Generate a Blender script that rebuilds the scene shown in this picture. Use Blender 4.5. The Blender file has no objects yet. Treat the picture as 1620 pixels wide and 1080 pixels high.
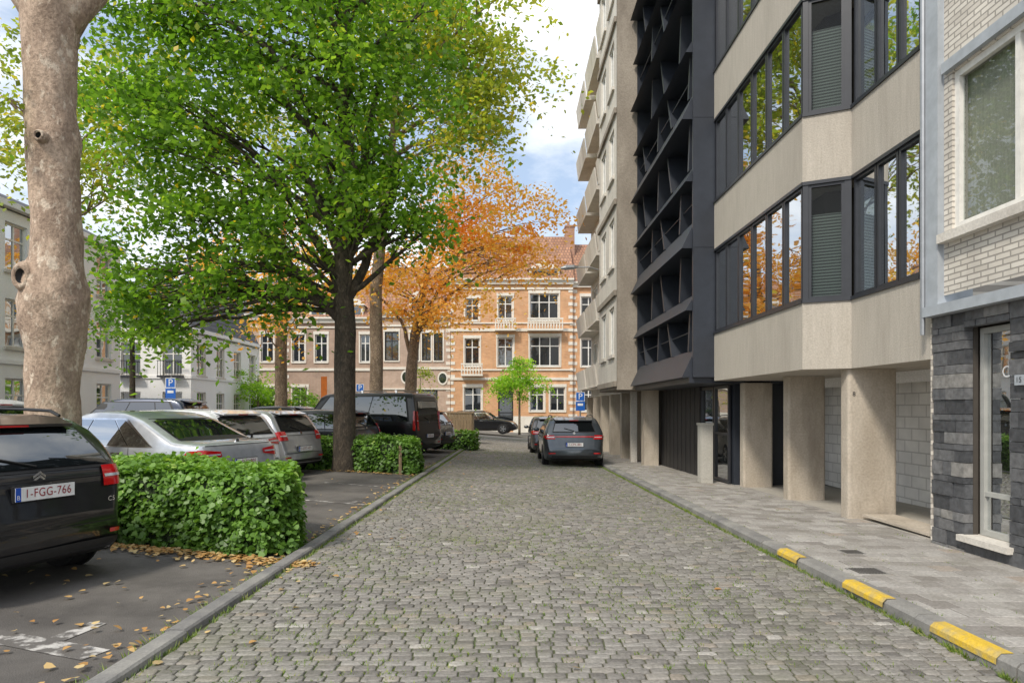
import bpy, math, random
import numpy as np
from mathutils import Vector
from mathutils.bvhtree import BVHTree
S=bpy.context.scene; COL=S.collection
R=random.Random(7); NR=np.random.default_rng(5)
ORG={}
def gz(x,y): return -min(max(y,-6),38)*(0.008+0.002*max(-4,min(4,x)))
def xk(y): return -2.27+0.0225*min(y,36)
# ---------------------------------------------------------------- materials
def newmat(n):
    m=bpy.data.materials.new(n); m.use_nodes=True; nt=m.node_tree
    return m,nt,nt.nodes['Principled BSDF']
def N(nt,t,**k):
    n=nt.nodes.new(t)
    for a,b in k.items():
        if a in n.inputs.keys(): n.inputs[a].default_value=b
        else: setattr(n,a,b)
    return n
def mixc(nt,fac,a,b,bt='MIX'):
    m=nt.nodes.new('ShaderNodeMix'); m.data_type='RGBA'; m.blend_type=bt
    for i,v in ((0,fac),(6,a),(7,b)):
        if isinstance(v,(int,float)): m.inputs[i].default_value=v
        elif isinstance(v,tuple): m.inputs[i].default_value=(v[0],v[1],v[2],1)
        else: nt.links.new(v,m.inputs[i])
    return m.outputs[2]
def ramp(nt,src,p0,p1,c0=(0,0,0),c1=(1,1,1)):
    r=nt.nodes.new('ShaderNodeValToRGB'); e=r.color_ramp.elements
    e[0].position=p0; e[1].position=p1; e[0].color=(*c0,1); e[1].color=(*c1,1)
    nt.links.new(src,r.inputs[0]); return r.outputs[0]
def pos(nt,sc=(1,1,1)):
    g=nt.nodes.new('ShaderNodeNewGeometry'); mp=nt.nodes.new('ShaderNodeMapping'); mp.inputs['Scale'].default_value=sc
    nt.links.new(g.outputs['Position'],mp.inputs[0]); return mp.outputs[0]
def noise(nt,vec,sc,det=5,rough=.6):
    n=N(nt,'ShaderNodeTexNoise',Scale=sc,Detail=det,Roughness=rough); nt.links.new(vec,n.inputs['Vector']); return n.outputs['Fac']
def bump(nt,b,h,st,dist=.02):
    bp=N(nt,'ShaderNodeBump',Strength=st,Distance=dist); nt.links.new(h,bp.inputs['Height']); nt.links.new(bp.outputs[0],b.inputs['Normal'])
def mrough(n,c1,c2,rough=.8,sc=3,stretch=(1,1,1),bs=.3,dark=None,fine=40,met=0,lo=.35,hi=.65,stain=.5):
    m,nt,b=newmat(n); v=pos(nt,stretch); a=noise(nt,v,sc); col=mixc(nt,ramp(nt,a,lo,hi),c1,c2)
    v2=pos(nt); f=noise(nt,v2,fine,3); col=mixc(nt,.35,col,ramp(nt,f,.3,.7,(.55,.55,.55),(1.25,1.25,1.25)),'MULTIPLY')
    if dark: 
        s=noise(nt,pos(nt,(1,1,.25)),.9,6,.7); col=mixc(nt,ramp(nt,s,.5,.72,(0,0,0),(stain,)*3),col,dark)
    nt.links.new(col,b.inputs['Base Color']); b.inputs['Roughness'].default_value=rough; b.inputs['Metallic'].default_value=met
    bump(nt,b,f,bs,.01); return m
def mplain(n,c,rough=.5,met=0,coat=0,emit=0):
    m,nt,b=newmat(n); a=noise(nt,pos(nt),6,4); col=mixc(nt,ramp(nt,a,.3,.7),tuple(x*.86 for x in c),tuple(min(1,x*1.1) for x in c))
    nt.links.new(col,b.inputs['Base Color']); b.inputs['Roughness'].default_value=rough; b.inputs['Metallic'].default_value=met
    if coat: b.inputs['Coat Weight'].default_value=coat; b.inputs['Coat Roughness'].default_value=.03
    return m
def mattr(n,stops,rough=.7,nz=.35,nsc=25,bs=.4,trans=0,mos=None):
    m,nt,b=newmat(n); at=nt.nodes.new('ShaderNodeAttribute'); at.attribute_name='rnd'
    r=nt.nodes.new('ShaderNodeValToRGB'); e=r.color_ramp.elements
    while len(e)<len(stops): e.new(.5)
    for q,(p,c) in zip(e,stops): q.position=p; q.color=(*c,1)
    nt.links.new(at.outputs['Fac'],r.inputs[0]); col=r.outputs[0]
    if nz:
        f=noise(nt,pos(nt),nsc,4); col=mixc(nt,nz,col,ramp(nt,f,.3,.7,(.45,.45,.45),(1.35,1.35,1.35)),'MULTIPLY'); bump(nt,b,f,bs,.01)
    if mos:
        s=noise(nt,pos(nt),mos[1],6,.65); col=mixc(nt,ramp(nt,s,mos[2],mos[3],(0,0,0),(.7,.7,.7)),col,mos[0])
    nt.links.new(col,b.inputs['Base Color']); b.inputs['Roughness'].default_value=rough
    if trans:
        t=nt.nodes.new('ShaderNodeBsdfTranslucent'); nt.links.new(mixc(nt,1.,col,(1.6,1.6,.8),'MULTIPLY'),t.inputs[0])
        mx=nt.nodes.new('ShaderNodeMixShader'); mx.inputs[0].default_value=trans
        nt.links.new(b.outputs[0],mx.inputs[1]); nt.links.new(t.outputs[0],mx.inputs[2]); nt.links.new(mx.outputs[0],nt.nodes['Material Output'].inputs[0])
    return m
def mbrick(n,c1,c2,mort,ax='y',w=.22,h=.065,ms=.012,rough=.85,off=.5,var=.5,bs=.5):
    m,nt,b=newmat(n); g=nt.nodes.new('ShaderNodeNewGeometry'); sp=nt.nodes.new('ShaderNodeSeparateXYZ'); cb=nt.nodes.new('ShaderNodeCombineXYZ')
    nt.links.new(g.outputs['Position'],sp.inputs[0]); nt.links.new(sp.outputs['Y' if ax=='y' else 'X'],cb.inputs[0]); nt.links.new(sp.outputs['Z'],cb.inputs[1])
    br=nt.nodes.new('ShaderNodeTexBrick'); br.inputs['Scale'].default_value=1; br.inputs['Brick Width'].default_value=w; br.inputs['Row Height'].default_value=h
    br.inputs['Mortar Size'].default_value=ms; br.offset=off; br.inputs['Color1'].default_value=(*c1,1); br.inputs['Color2'].default_value=(*c2,1); br.inputs['Mortar'].default_value=(*mort,1)
    br.inputs['Mortar Smooth'].default_value=.3
    nt.links.new(cb.outputs[0],br.inputs['Vector']); f=noise(nt,pos(nt),1.2,6); col=mixc(nt,var,br.outputs['Color'],ramp(nt,f,.3,.7,(.55,.55,.55),(1.2,1.2,1.2)),'MULTIPLY')
    nt.links.new(col,b.inputs['Base Color']); b.inputs['Roughness'].default_value=rough
    inv=nt.nodes.new('ShaderNodeMath'); inv.operation='SUBTRACT'; inv.inputs[0].default_value=1; nt.links.new(br.outputs['Fac'],inv.inputs[1]); bump(nt,b,inv.outputs[0],bs,.01)
    return m
def mglass(n,tint,tr=.35,gl=.5,fr=.5):
    m,nt,b=newmat(n); b.inputs['Base Color'].default_value=(*tint,1); b.inputs['Roughness'].default_value=.03
    g=nt.nodes.new('ShaderNodeBsdfGlossy'); g.inputs['Roughness'].default_value=.015; g.inputs[0].default_value=(.9,.93,.95,1)
    t=nt.nodes.new('ShaderNodeBsdfTransparent'); t.inputs[0].default_value=(.75,.8,.78,1)
    wv=noise(nt,pos(nt),.9,1); bp=N(nt,'ShaderNodeBump',Strength=.12,Distance=.05); nt.links.new(wv,bp.inputs['Height']); nt.links.new(bp.outputs[0],g.inputs['Normal'])
    m1=nt.nodes.new('ShaderNodeMixShader'); m1.inputs[0].default_value=tr; nt.links.new(b.outputs[0],m1.inputs[1]); nt.links.new(t.outputs[0],m1.inputs[2])
    lw=nt.nodes.new('ShaderNodeLayerWeight'); lw.inputs[0].default_value=.3
    ml=nt.nodes.new('ShaderNodeMath'); ml.operation='MULTIPLY_ADD'; ml.inputs[1].default_value=fr; ml.inputs[2].default_value=gl*.5; nt.links.new(lw.outputs['Fresnel'],ml.inputs[0])
    m2=nt.nodes.new('ShaderNodeMixShader'); nt.links.new(ml.outputs[0],m2.inputs[0]); nt.links.new(m1.outputs[0],m2.inputs[1]); nt.links.new(g.outputs[0],m2.inputs[2])
    nt.links.new(m2.outputs[0],nt.nodes['Material Output'].inputs[0]); return m
M={}
M['asphalt']=mrough('asphalt',(.085,.077,.07),(.155,.142,.128),.9,1.1,bs=.9,fine=110,dark=(.2,.185,.165),stain=.5)
M['ground']=mrough('ground',(.15,.14,.125),(.22,.205,.185),.9,.6,bs=.5,fine=20)
M['gfloor']=mrough('garage_concrete',(.36,.335,.29),(.44,.41,.36),.9,.9,bs=.4,fine=20)
M['bed']=mrough('slab_joint',(.09,.085,.06),(.11,.115,.06),.95,2,bs=.5,fine=40)
M['soil']=mrough('joint_soil',(.09,.08,.055),(.08,.11,.035),.95,1.6,bs=.6,fine=60)
M['sett']=mattr('sett_stone',[(0,(.14,.13,.118)),(.35,(.215,.20,.18)),(.7,(.275,.26,.235)),(.92,(.27,.23,.185)),(1,(.40,.38,.345))],.55,.6,45,.6,mos=((.15,.15,.09),.8,.48,.78))
M['slab']=mattr('paving_slab',[(0,(.24,.22,.20)),(.5,(.34,.32,.295)),(.85,(.42,.40,.37)),(1,(.34,.29,.245))],.75,.55,40,.5,mos=((.18,.165,.135),1.4,.48,.72))
M['kerb']=mrough('kerb_stone',(.17,.165,.16),(.29,.28,.255),.8,2,bs=.5,fine=50)
M['yellow']=mrough('yellow_paint',(.66,.44,.04),(.42,.34,.16),.75,9,bs=.4,fine=60,dark=(.24,.21,.17),stain=1,lo=.45,hi=.7)
M['paint']=mrough('worn_white_paint',(.52,.5,.47),(.125,.115,.105),.9,6,bs=.6,fine=90,lo=.42,hi=.52)
M['concrete']=mrough('board_concrete',(.41,.37,.31),(.51,.465,.40),.85,5,(4,4,.35),.5,(.31,.275,.23),fine=50,lo=.25,hi=.8,stain=.6)
M['conc_pil']=mrough('stained_concrete',(.42,.36,.285),(.55,.485,.40),.9,2,(1,1,.5),.7,(.22,.185,.145),fine=30,stain=.9)
M['rough']=mrough('rough_render',(.28,.24,.195),(.39,.34,.28),.95,1.3,(1,1,.5),1,(.17,.14,.11),fine=25,stain=.7)
M['whitewall']=mrough('white_render',(.86,.855,.84),(.9,.895,.885),.8,1,(1,1,.4),.2,(.7,.69,.65),fine=30,stain=.3)
M['balc']=mrough('pale_concrete',(.60,.56,.50),(.70,.66,.59),.8,1,(1,1,.3),.3,(.35,.31,.26),fine=30,stain=.6)
M['block']=mbrick('white_block',(.86,.84,.80),(.80,.78,.74),(.58,.56,.53),'y',.4,.2,.012,bs=.4)
M['frame']=mplain('dark_frame',(.03,.032,.038),.35)
M['black_panel']=mplain('blueblack_panel',(.03,.035,.046),.42)
M['black_wood']=mrough('black_timber',(.02,.019,.019),(.055,.05,.047),.7,7,(9,9,.3),.5,fine=30)
M['white_frame']=mplain('white_frame',(.78,.76,.71),.4)
M['door_frame']=mplain('door_frame',(.42,.42,.39),.45)
M['grey_frame']=mplain('bluegrey_trim',(.38,.41,.44),.6)
M['glass']=mglass('window_glass',(.03,.035,.035),.6,.42,.5)
M['glass_soft']=mglass('calm_window_glass',(.05,.05,.045),.92,.02,.12)
M['glass_far']=mglass('dark_window_glass',(.02,.024,.028),.0,.2,.4)
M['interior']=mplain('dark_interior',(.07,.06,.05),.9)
def mblind():
    m,nt,b=newmat('blind'); w=nt.nodes.new('ShaderNodeTexWave'); w.bands_direction='Z'; w.inputs['Scale'].default_value=7; nt.links.new(pos(nt),w.inputs[0])
    nt.links.new(ramp(nt,w.outputs[1],.3,.7,(.01,.013,.012),(.12,.14,.13)),b.inputs[0]); b.inputs['Roughness'].default_value=.6; return m
M['blind']=mblind()
M['curtain']=mrough('curtain',(.40,.37,.32),(.48,.45,.39),.9,8,(12,12,.2),.2)
M['whitebrick']=mbrick('white_brick',(.72,.67,.59),(.60,.55,.48),(.36,.33,.29),'y',.21,.062,.009,bs=.9)
M['brick_or']=mbrick('orange_brick',(.64,.29,.12),(.74,.39,.18),(.56,.44,.32),'x',.24,.08,.011,bs=.3)
M['brick_pk']=mbrick('pink_brick',(.48,.30,.21),(.55,.37,.27),(.52,.45,.38),'x',.24,.08,.014,bs=.3)
M['brick_rd']=mbrick('brown_brick',(.38,.22,.15),(.45,.28,.19),(.44,.39,.33),'x',.24,.08,.014,bs=.3)
M['stone']=mrough('pale_stone',(.74,.69,.60),(.82,.77,.68),.8,2,bs=.2,dark=(.5,.45,.38),stain=.4)
M['slate_wall']=mattr('slate_stone',[(0,(.04,.042,.047)),(.5,(.10,.103,.11)),(.8,(.17,.17,.172)),(1,(.26,.25,.235))],.5,.65,15,.9)
M['tiles']=mbrick('clay_tiles',(.33,.17,.10),(.43,.225,.135),(.18,.10,.07),'x',.25,.3,.03,bs=.8)
M['slate']=mbrick('slate_roof',(.11,.115,.13),(.14,.145,.16),(.06,.06,.06),'x',.25,.25,.02,bs=.6)
M['brick_ch']=mbrick('chimney_brick',(.45,.22,.14),(.38,.18,.11),(.38,.3,.24),'x',.24,.08,.012)
M['metal']=mplain('galvanised_metal',(.4,.41,.42),.4,.8)
M['cabinet']=mrough('cabinet_grey',(.46,.44,.385),(.5,.48,.43),.6,2,bs=.1,dark=(.35,.34,.3),stain=.4)
M['wood']=mrough('weathered_wood',(.2,.14,.08),(.3,.22,.13),.8,5,(8,8,.4),.4)
M['sign_blue']=mplain('sign_blue',(.01,.12,.5),.4); M['sign_white']=mplain('sign_white',(.8,.8,.8),.4); M['orange']=mplain('sign_orange',(.8,.2,.02),.5)
M['black']=mplain('black_plastic',(.012,.012,.013),.5); M['iron']=mplain('cast_iron',(.09,.085,.08),.6,.3); M['tyre']=mplain('tyre_rubber',(.018,.018,.018),.85)
M['rim']=mplain('alloy_rim',(.45,.46,.47),.3,.9); M['chrome']=mplain('chrome',(.75,.76,.78),.12,1)
M['cglass']=mglass('car_glass',(.008,.01,.011),.0,.25,.4)
M['red']=mplain('red_lamp',(.5,.008,.01),.12,0,1); M['lampclear']=mplain('clear_lamp',(.6,.62,.64),.1,.3,1)
M['plate']=mplain('plate_white',(.8,.8,.78),.4); M['plate_red']=mplain('plate_red',(.3,.02,.03),.5); M['plate_blue']=mplain('plate_blue',(.01,.08,.45),.4)
def mbark(n,a,b_,c,sc=1.6,bs=.9,zs=.3,hf=.8,lo=.34):
    m,nt,b=newmat(n); v=pos(nt,(1,1,.55)); f=noise(nt,v,sc*2,8,.7); col=mixc(nt,ramp(nt,f,.42,.56),a,b_)
    g=noise(nt,v,sc*5,6,.65); col=mixc(nt,ramp(nt,g,.55,.62),col,c); h=noise(nt,pos(nt,(1,1,zs)),sc*14,6,.7)
    col=mixc(nt,hf,col,ramp(nt,h,lo,.6,(.3,.28,.26),(1.15,1.15,1.15)),'MULTIPLY')
    nt.links.new(col,b.inputs['Base Color']); b.inputs['Roughness'].default_value=.9; bump(nt,b,h,bs,.05); return m
M['bark_plane']=mbark('plane_bark',(.56,.42,.31),(.38,.275,.20),(.70,.58,.45),1.7,.7,.75,.65,.3)
M['bark_dark']=mbark('dark_bark',(.11,.085,.06),(.07,.056,.042),(.15,.12,.085),3)
M['bark_mid']=mbark('mid_bark',(.34,.26,.18),(.23,.17,.12),(.44,.35,.26),3)
G=lambda *s:list(s)
M['leaf_green']=mattr('green_leaves',G((0,(.06,.14,.015)),(.5,(.15,.29,.03)),(.9,(.29,.45,.055)),(.985,(.40,.5,.06)),(1,(.88,.62,.04))),.45,0,trans=.58)
M['leaf_light']=mattr('yellowgreen_leaves',G((0,(.14,.2,.03)),(.5,(.29,.36,.05)),(.85,(.5,.46,.07)),(1,(.75,.55,.05))),.5,0,trans=.55)
M['leaf_autumn']=mattr('autumn_leaves',G((0,(.62,.30,.07)),(.4,(.82,.46,.12)),(.75,(.86,.58,.17)),(.9,(.75,.62,.14)),(1,(.4,.46,.08))),.55,0,trans=.5)
M['leaf_fresh']=mattr('fresh_leaves',G((0,(.15,.3,.02)),(.6,(.3,.52,.04)),(1,(.5,.66,.09))),.5,0,trans=.5)
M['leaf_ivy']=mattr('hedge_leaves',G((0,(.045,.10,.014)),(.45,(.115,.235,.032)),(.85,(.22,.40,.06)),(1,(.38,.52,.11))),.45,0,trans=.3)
M['leaf_dead']=mattr('dead_leaves',G((0,(.4,.2,.06)),(.5,(.58,.36,.13)),(.8,(.66,.5,.24)),(1,(.35,.25,.13))),.7,0,trans=.15)
M['grass']=mattr('joint_grass',G((0,(.08,.14,.02)),(.6,(.16,.25,.035)),(1,(.32,.33,.09))),.6,0,trans=.3)
M['hedge_in']=mplain('hedge_core',(.018,.032,.009),.9)
# ---------------------------------------------------------------- mesh building
class MB:
    def __init__(s): s.v=[]; s.f=[]; s.m=[]; s.r=[]
    def add(s,vs,fs,mi=0,r=None):
        o=len(s.v); s.v+=[tuple(q) for q in vs]
        for f in fs: s.f.append([i+o for i in f]); s.m.append(mi); s.r.append(r if r is not None else .5)
    def box(s,x0,x1,y0,y1,z0,z1,mi=0,r=None):
        s.add([(x,y,z) for z in (z0,z1) for x,y in ((x0,y0),(x1,y0),(x1,y1),(x0,y1))],[(3,2,1,0),(4,5,6,7),(0,1,5,4),(1,2,6,5),(2,3,7,6),(3,0,4,7)],mi,r)
    def prism(s,poly,z0,z1,mi=0):
        n=len(poly); s.add([(x,y,z0) for x,y in poly]+[(x,y,z1) for x,y in poly],[tuple(range(n-1,-1,-1)),tuple(range(n,2*n))]+[(i,(i+1)%n,n+(i+1)%n,n+i) for i in range(n)],mi)
    def fbox(s,F,u0,u1,z0,z1,d0,d1,mi=0,r=None):
        P=[F.p(u,z,d) for z in (z0,z1) for u,d in ((u0,d0),(u1,d0),(u1,d1),(u0,d1))]
        s.add(P,[(3,2,1,0),(4,5,6,7),(0,1,5,4),(1,2,6,5),(2,3,7,6),(3,0,4,7)],mi,r)
    def quad(s,ps,mi=0,r=None): s.add(ps,[tuple(range(len(ps)))],mi,r)
    def tube(s,pts,rad,n=10,mi=0,cap=True,wob=0,rr=None):
        pts=[Vector(p) for p in pts]; o=len(s.v); k=len(pts); a=None
        for i,p in enumerate(pts):
            t=(pts[min(i+1,k-1)]-pts[max(i-1,0)]).normalized()
            if a is None: a=t.orthogonal().normalized()
            else: a=(a-t*a.dot(t)).normalized()
            b=t.cross(a); r=rad[i] if isinstance(rad,(list,tuple)) else rad
            for j in range(n):
                th=2*math.pi*j/n; q=r*(1+(wob*(math.sin(3*th+i*.7)+.6*math.sin(5*th-i*1.1)+.4*math.sin(8*th+i*1.9)) if wob else 0))
                s.v.append(tuple(p+a*math.cos(th)*q+b*math.sin(th)*q))
        for i in range(k-1):
            for j in range(n): s.f.append([o+i*n+j,o+i*n+(j+1)%n,o+(i+1)*n+(j+1)%n,o+(i+1)*n+j]); s.m.append(mi); s.r.append(.5)
        if cap: 
            s.f.append([o+j for j in range(n-1,-1,-1)]); s.f.append([o+(k-1)*n+j for j in range(n)]); s.m+=[mi,mi]; s.r+=[.5,.5]
    def build(s,name,mats,parent=None,smooth=False,rnd=False):
        if not isinstance(mats,(list,tuple)): mats=[mats]
        og=ORG.get(parent.name,Vector((0,0,0))) if parent else Vector((0,0,0))
        me=bpy.data.meshes.new(name); me.from_pydata([(a-og.x,b-og.y,c-og.z) for a,b,c in s.v],[],s.f)
        for m in mats: me.materials.append(M[m] if isinstance(m,str) else m)
        me.polygons.foreach_set('material_index',s.m)
        if smooth: me.polygons.foreach_set('use_smooth',[True]*len(s.f))
        if rnd: me.attributes.new('rnd','FLOAT','FACE').data.foreach_set('value',s.r)
        me.update(); ob=bpy.data.objects.new(name,me); COL.objects.link(ob)
        if parent: ob.parent=parent; ORG[ob.name]=og
        return ob
class F:
    def __init__(s,ox,oy,dx,dy,side=1):
        l=math.hypot(dx,dy); s.o=(ox,oy); s.d=(dx/l,dy/l); s.n=(-dy/l*side,dx/l*side)
    def p(s,u,z,d=0): return (s.o[0]+s.d[0]*u+s.n[0]*d, s.o[1]+s.d[1]*u+s.n[1]*d, z)
def thing(name,label,cat,loc=(0,0,0),rz=0,group=None,local=False):
    o=bpy.data.objects.new(name,None); COL.objects.link(o); o.location=loc; o.rotation_euler=(0,0,rz); o.empty_display_size=.2
    tag(o,label,cat,group)
    if not local: ORG[o.name]=Vector(loc)
    return o
def tag(o,label,cat,group=None,kind=None):
    o['label']=label; o['category']=cat
    if group: o['group']=group
    if kind: o['kind']=kind
    return o
def struct(o): o['kind']='structure'; return o
def wall(mb,f,u0,u1,z0,z1,ops,t=.2,mi=0,mr=None):
    us=sorted({u0,u1}|{c for o in ops for c in o[:2]}); zs=sorted({z0,z1}|{c for o in ops for c in o[2:4]})
    for a,b in zip(us,us[1:]):
        run=None
        for c,d in zip(zs,zs[1:]):
            cu,cz=(a+b)/2,(c+d)/2; hole=any(o[0]<cu<o[1] and o[2]<cz<o[3] for o in ops)
            if hole:
                if run is not None: mb.quad([f.p(a,run),f.p(b,run),f.p(b,c),f.p(a,c)],mi); run=None
            elif run is None: run=c
        if run is not None: mb.quad([f.p(a,run),f.p(b,run),f.p(b,z1),f.p(a,z1)],mi)
    for o in ops:
        a,b,c,d=o[:4]; q=mi if mr is None else mr
        mb.quad([f.p(a,c),f.p(a,c,-t),f.p(a,d,-t),f.p(a,d)],q); mb.quad([f.p(b,c),f.p(b,d),f.p(b,d,-t),f.p(b,c,-t)],q)
        mb.quad([f.p(a,c),f.p(b,c),f.p(b,c,-t),f.p(a,c,-t)],q); mb.quad([f.p(a,d),f.p(a,d,-t),f.p(b,d,-t),f.p(b,d)],q)
def window(par,f,u0,u1,z0,z1,d=-.12,fw=.06,fd=.05,mf='white_frame',mg='glass_far',mv=(),mh=(),sill=None,back=None,name='window'):
    mb=MB()
    mb.fbox(f,u0,u1,z0,z0+fw,d,d+fd); mb.fbox(f,u0,u1,z1-fw,z1,d,d+fd); mb.fbox(f,u0,u0+fw,z0+fw,z1-fw,d,d+fd); mb.fbox(f,u1-fw,u1,z0+fw,z1-fw,d,d+fd)
    for q in mv: u=u0+(u1-u0)*q; mb.fbox(f,u-fw*.45,u+fw*.45,z0+fw,z1-fw,d,d+fd-.004)
    for q in mh: z=z0+(z1-z0)*q; mb.fbox(f,u0+fw,u1-fw,z-fw*.4,z+fw*.4,d,d+fd-.008)
    fr=mb.build(name,mf,par)
    g=MB(); g.quad([f.p(u0+fw*.5,z0+fw*.5,d+.012),f.p(u1-fw*.5,z0+fw*.5,d+.012),f.p(u1-fw*.5,z1-fw*.5,d+.012),f.p(u0+fw*.5,z1-fw*.5,d+.012)]); g.build('pane',mg,fr)
    if back:
        g=MB(); bz=z0+(z1-z0)*back[1]; bt=z0+(z1-z0)*(back[2] if len(back)>2 else 1); g.quad([f.p(u0,bz,d-.06),f.p(u1,bz,d-.06),f.p(u1,bt,d-.06),f.p(u0,bt,d-.06)]); g.build('blind' if back[0]=='blind' else 'curtain',back[0],fr)
    if sill:
        g=MB(); g.fbox(f,u0-.08,u1+.08,z0-.1,z0,d,.07); g.build('sill',sill,fr)
    return fr
TX={}
def text(name,body,size,mat,parent,o,r,u):
    if body not in TX:
        c=bpy.data.curves.new('t','FONT'); c.body=body; c.size=1; c.align_x='CENTER'; c.align_y='CENTER'; c.space_character=1.08
        ob=bpy.data.objects.new('t',c); COL.objects.link(ob); dg=bpy.context.evaluated_depsgraph_get(); me=bpy.data.meshes.new_from_object(ob.evaluated_get(dg))
        TX[body]=([tuple(v.co) for v in me.vertices],[tuple(p.vertices) for p in me.polygons]); bpy.data.objects.remove(ob); bpy.data.curves.remove(c)
    vs,fs=TX[body]; o,r,u=Vector(o),Vector(r),Vector(u); mb=MB(); mb.add([o+r*(v[0]*size)+u*(v[1]*size) for v in vs],fs); return mb.build(name,mat,parent)
LEAF4=[(0,0,0),(.5,.32,.05),(1,0,0),(.5,-.32,.05)]
IVY=[(0,0,0),(.15,.42,.06),(.55,.36,.06),(1,0,-.05),(.55,-.36,.06),(.15,-.42,.06)]
def leafmesh(name,c,size,mat,parent,tpl=LEAF4,up=.5,rnd=None,flat=False,normals=None):
    n=len(c); K=len(tpl); d=NR.normal(size=(n,3))
    if flat: nn=np.tile([0,0,1.],(n,1))+NR.normal(size=(n,3))*.18
    else:
        nn=NR.normal(size=(n,3)); nn[:,2]=np.abs(nn[:,2])+up
    if normals is not None: nn=nn*.7+normals*.8
    nn/=np.linalg.norm(nn,axis=1)[:,None]; d-=nn*(d*nn).sum(1)[:,None]; d/=np.linalg.norm(d,axis=1)[:,None]; e=np.cross(nn,d)
    s=(size*NR.uniform(.6,1.35,n))[:,None]; t=np.array(tpl)
    v=np.empty((n,K,3))
    for k in range(K): v[:,k]=c+s*((t[k,0]-.5)*d+t[k,1]*e+t[k,2]*nn)
    og=ORG.get(parent.name,Vector((0,0,0))) if parent else Vector((0,0,0)); v-=np.array(og)
    me=bpy.data.meshes.new(name); me.vertices.add(n*K); me.vertices.foreach_set('co',v.ravel()); me.loops.add(n*K); me.loops.foreach_set('vertex_index',np.arange(n*K,dtype=np.int32))
    me.polygons.add(n); me.polygons.foreach_set('loop_start',np.arange(0,n*K,K,dtype=np.int32)); me.update(calc_edges=True)
    r=NR.random(n) if rnd is None else rnd; me.attributes.new('rnd','FLOAT','FACE').data.foreach_set('value',np.clip(r,0,1).astype(np.float32))
    me.materials.append(M[mat]); ob=bpy.data.objects.new(name,me); COL.objects.link(ob)
    if parent: ob.parent=parent
    return ob
# ---------------------------------------------------------------- ground, road, pavement
def strip(name,fl,fr,ys,nx,off,mat):
    mb=MB(); 
    for y in ys:
        for i in range(nx+1): x=fl(y)+(fr(y)-fl(y))*i/nx; mb.v.append((x,y,gz(x,y)+off))
    for j in range(len(ys)-1):
        for i in range(nx): a=j*(nx+1)+i; mb.f.append([a,a+1,a+nx+2,a+nx+1]); mb.m.append(0); mb.r.append(.5)
    return struct(mb.build(name,mat))
ys=[i*1.0 for i in range(-5,42)]
mb=MB(); gx=[-300,-60,-30,-15,-8,-4,-3,-2,-1,0,1,2,3,4,8,15,60,300]; gy=[-60,-20,-6]+[i*2. for i in range(-2,20)]+[45,60,100,200,600]
for y in gy:
    for x in gx: mb.v.append((x,y,gz(x,y)-.04))
nx=len(gx)
for j in range(len(gy)-1):
    for i in range(nx-1): a=j*nx+i; mb.f.append([a,a+1,a+nx+1,a+nx]); mb.m.append(0); mb.r.append(.5)
struct(mb.build('ground','ground'))
strip('parking_lot',lambda y:-34,lambda y:xk(y)-.14,ys,30,0,'asphalt')
strip('road_bed',lambda y:xk(y)-.02,lambda y:3.02,ys,6,0.003,'soil')
mb=MB()
def rowstone(mb,xa,xb,ya,yb,near,h,r,gap=.0042):
    a,b,c,d=xa+gap,xb-gap,ya+gap,yb-gap; z=gz((a+b)/2,(c+d)/2); rd=min(b-a,d-c)*.12; j=lambda:R.uniform(-.003,.003); ja=[(j(),j()) for _ in range(8)]
    tl=R.uniform(-.0025,.003); tx=R.uniform(-.02,.02)
    def ring(i,zz):
        A,B,C,D=a+i,b-i,c+i,d-i; q=rd
        P=[(A+q,C),(B-q,C),(B,C+q),(B,D-q),(B-q,D),(A+q,D),(A,D-q),(A,C+q)]
        return [(p[0]+w[0],p[1]+w[1],z+zz+tl+(p[0]-a)*tx) for p,w in zip(P,ja)]
    rings=[ring(0,-.012),ring(.0015,h*.72),ring(.007,h*.97),ring(.022,h)] if near else [ring(0,-.006),ring(.006,h)]
    o=len(mb.v); 
    for q in rings: mb.v+=q
    for k in range(len(rings)-1):
        for i in range(8): mb.f.append([o+k*8+i,o+k*8+(i+1)%8,o+k*8+8+(i+1)%8,o+k*8+8+i]); mb.m.append(0); mb.r.append(r)
    mb.f.append([o+(len(rings)-1)*8+i for i in range(8)]); mb.m.append(0); mb.r.append(r)
y=.5
while y<40:
    d=R.uniform(.074,.093); x=xk(y)+R.uniform(0,.04)
    while x<2.97:
        w=R.uniform(.09,.15); xe=min(x+w,2.985); o1=.008*math.sin(x*2+y*.6)
        if xe-x>.05: rowstone(mb,x,xe,y+o1,y+d+o1,y<11,.013,min(1,max(0,R.gauss(.45,.24))))
        x+=w
    y+=d
struct(mb.build('cobbled_road','sett',smooth=True,rnd=True))
mb=MB(); y=-2.; row=0; TS=.218
while y<41:
    x0=3.16; i=0
    while x0<5.1:
        xe=x0+TS-(TS/2 if (i==0 and row%2) else 0); i+=1
        if xe>5.12: xe=5.12
        if xe-x0>.04:
            a,b,c,e=x0+.003,xe-.003,y+.003,y+TS-.003; q=.005; r=min(1,max(0,R.gauss(.5,.25))); o=len(mb.v); t=R.uniform(-.003,.003)
            for ins,hh in ((0,.085),(0,.1),(q,.104)):
                for px,py in ((a+ins,c+ins),(b-ins,c+ins),(b-ins,e-ins),(a+ins,e-ins)): mb.v.append((px,py,gz(px,py)+hh+t))
            for k in (0,1):
                for i2 in range(4): mb.f.append([o+k*4+i2,o+k*4+(i2+1)%4,o+k*4+4+(i2+1)%4,o+k*4+4+i2]); mb.m.append(0); mb.r.append(r)
            mb.f.append([o+8,o+9,o+10,o+11]); mb.m.append(0); mb.r.append(r)
        x0=xe
    y+=TS; row+=1
struct(mb.build('pavement','slab',rnd=True))
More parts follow.
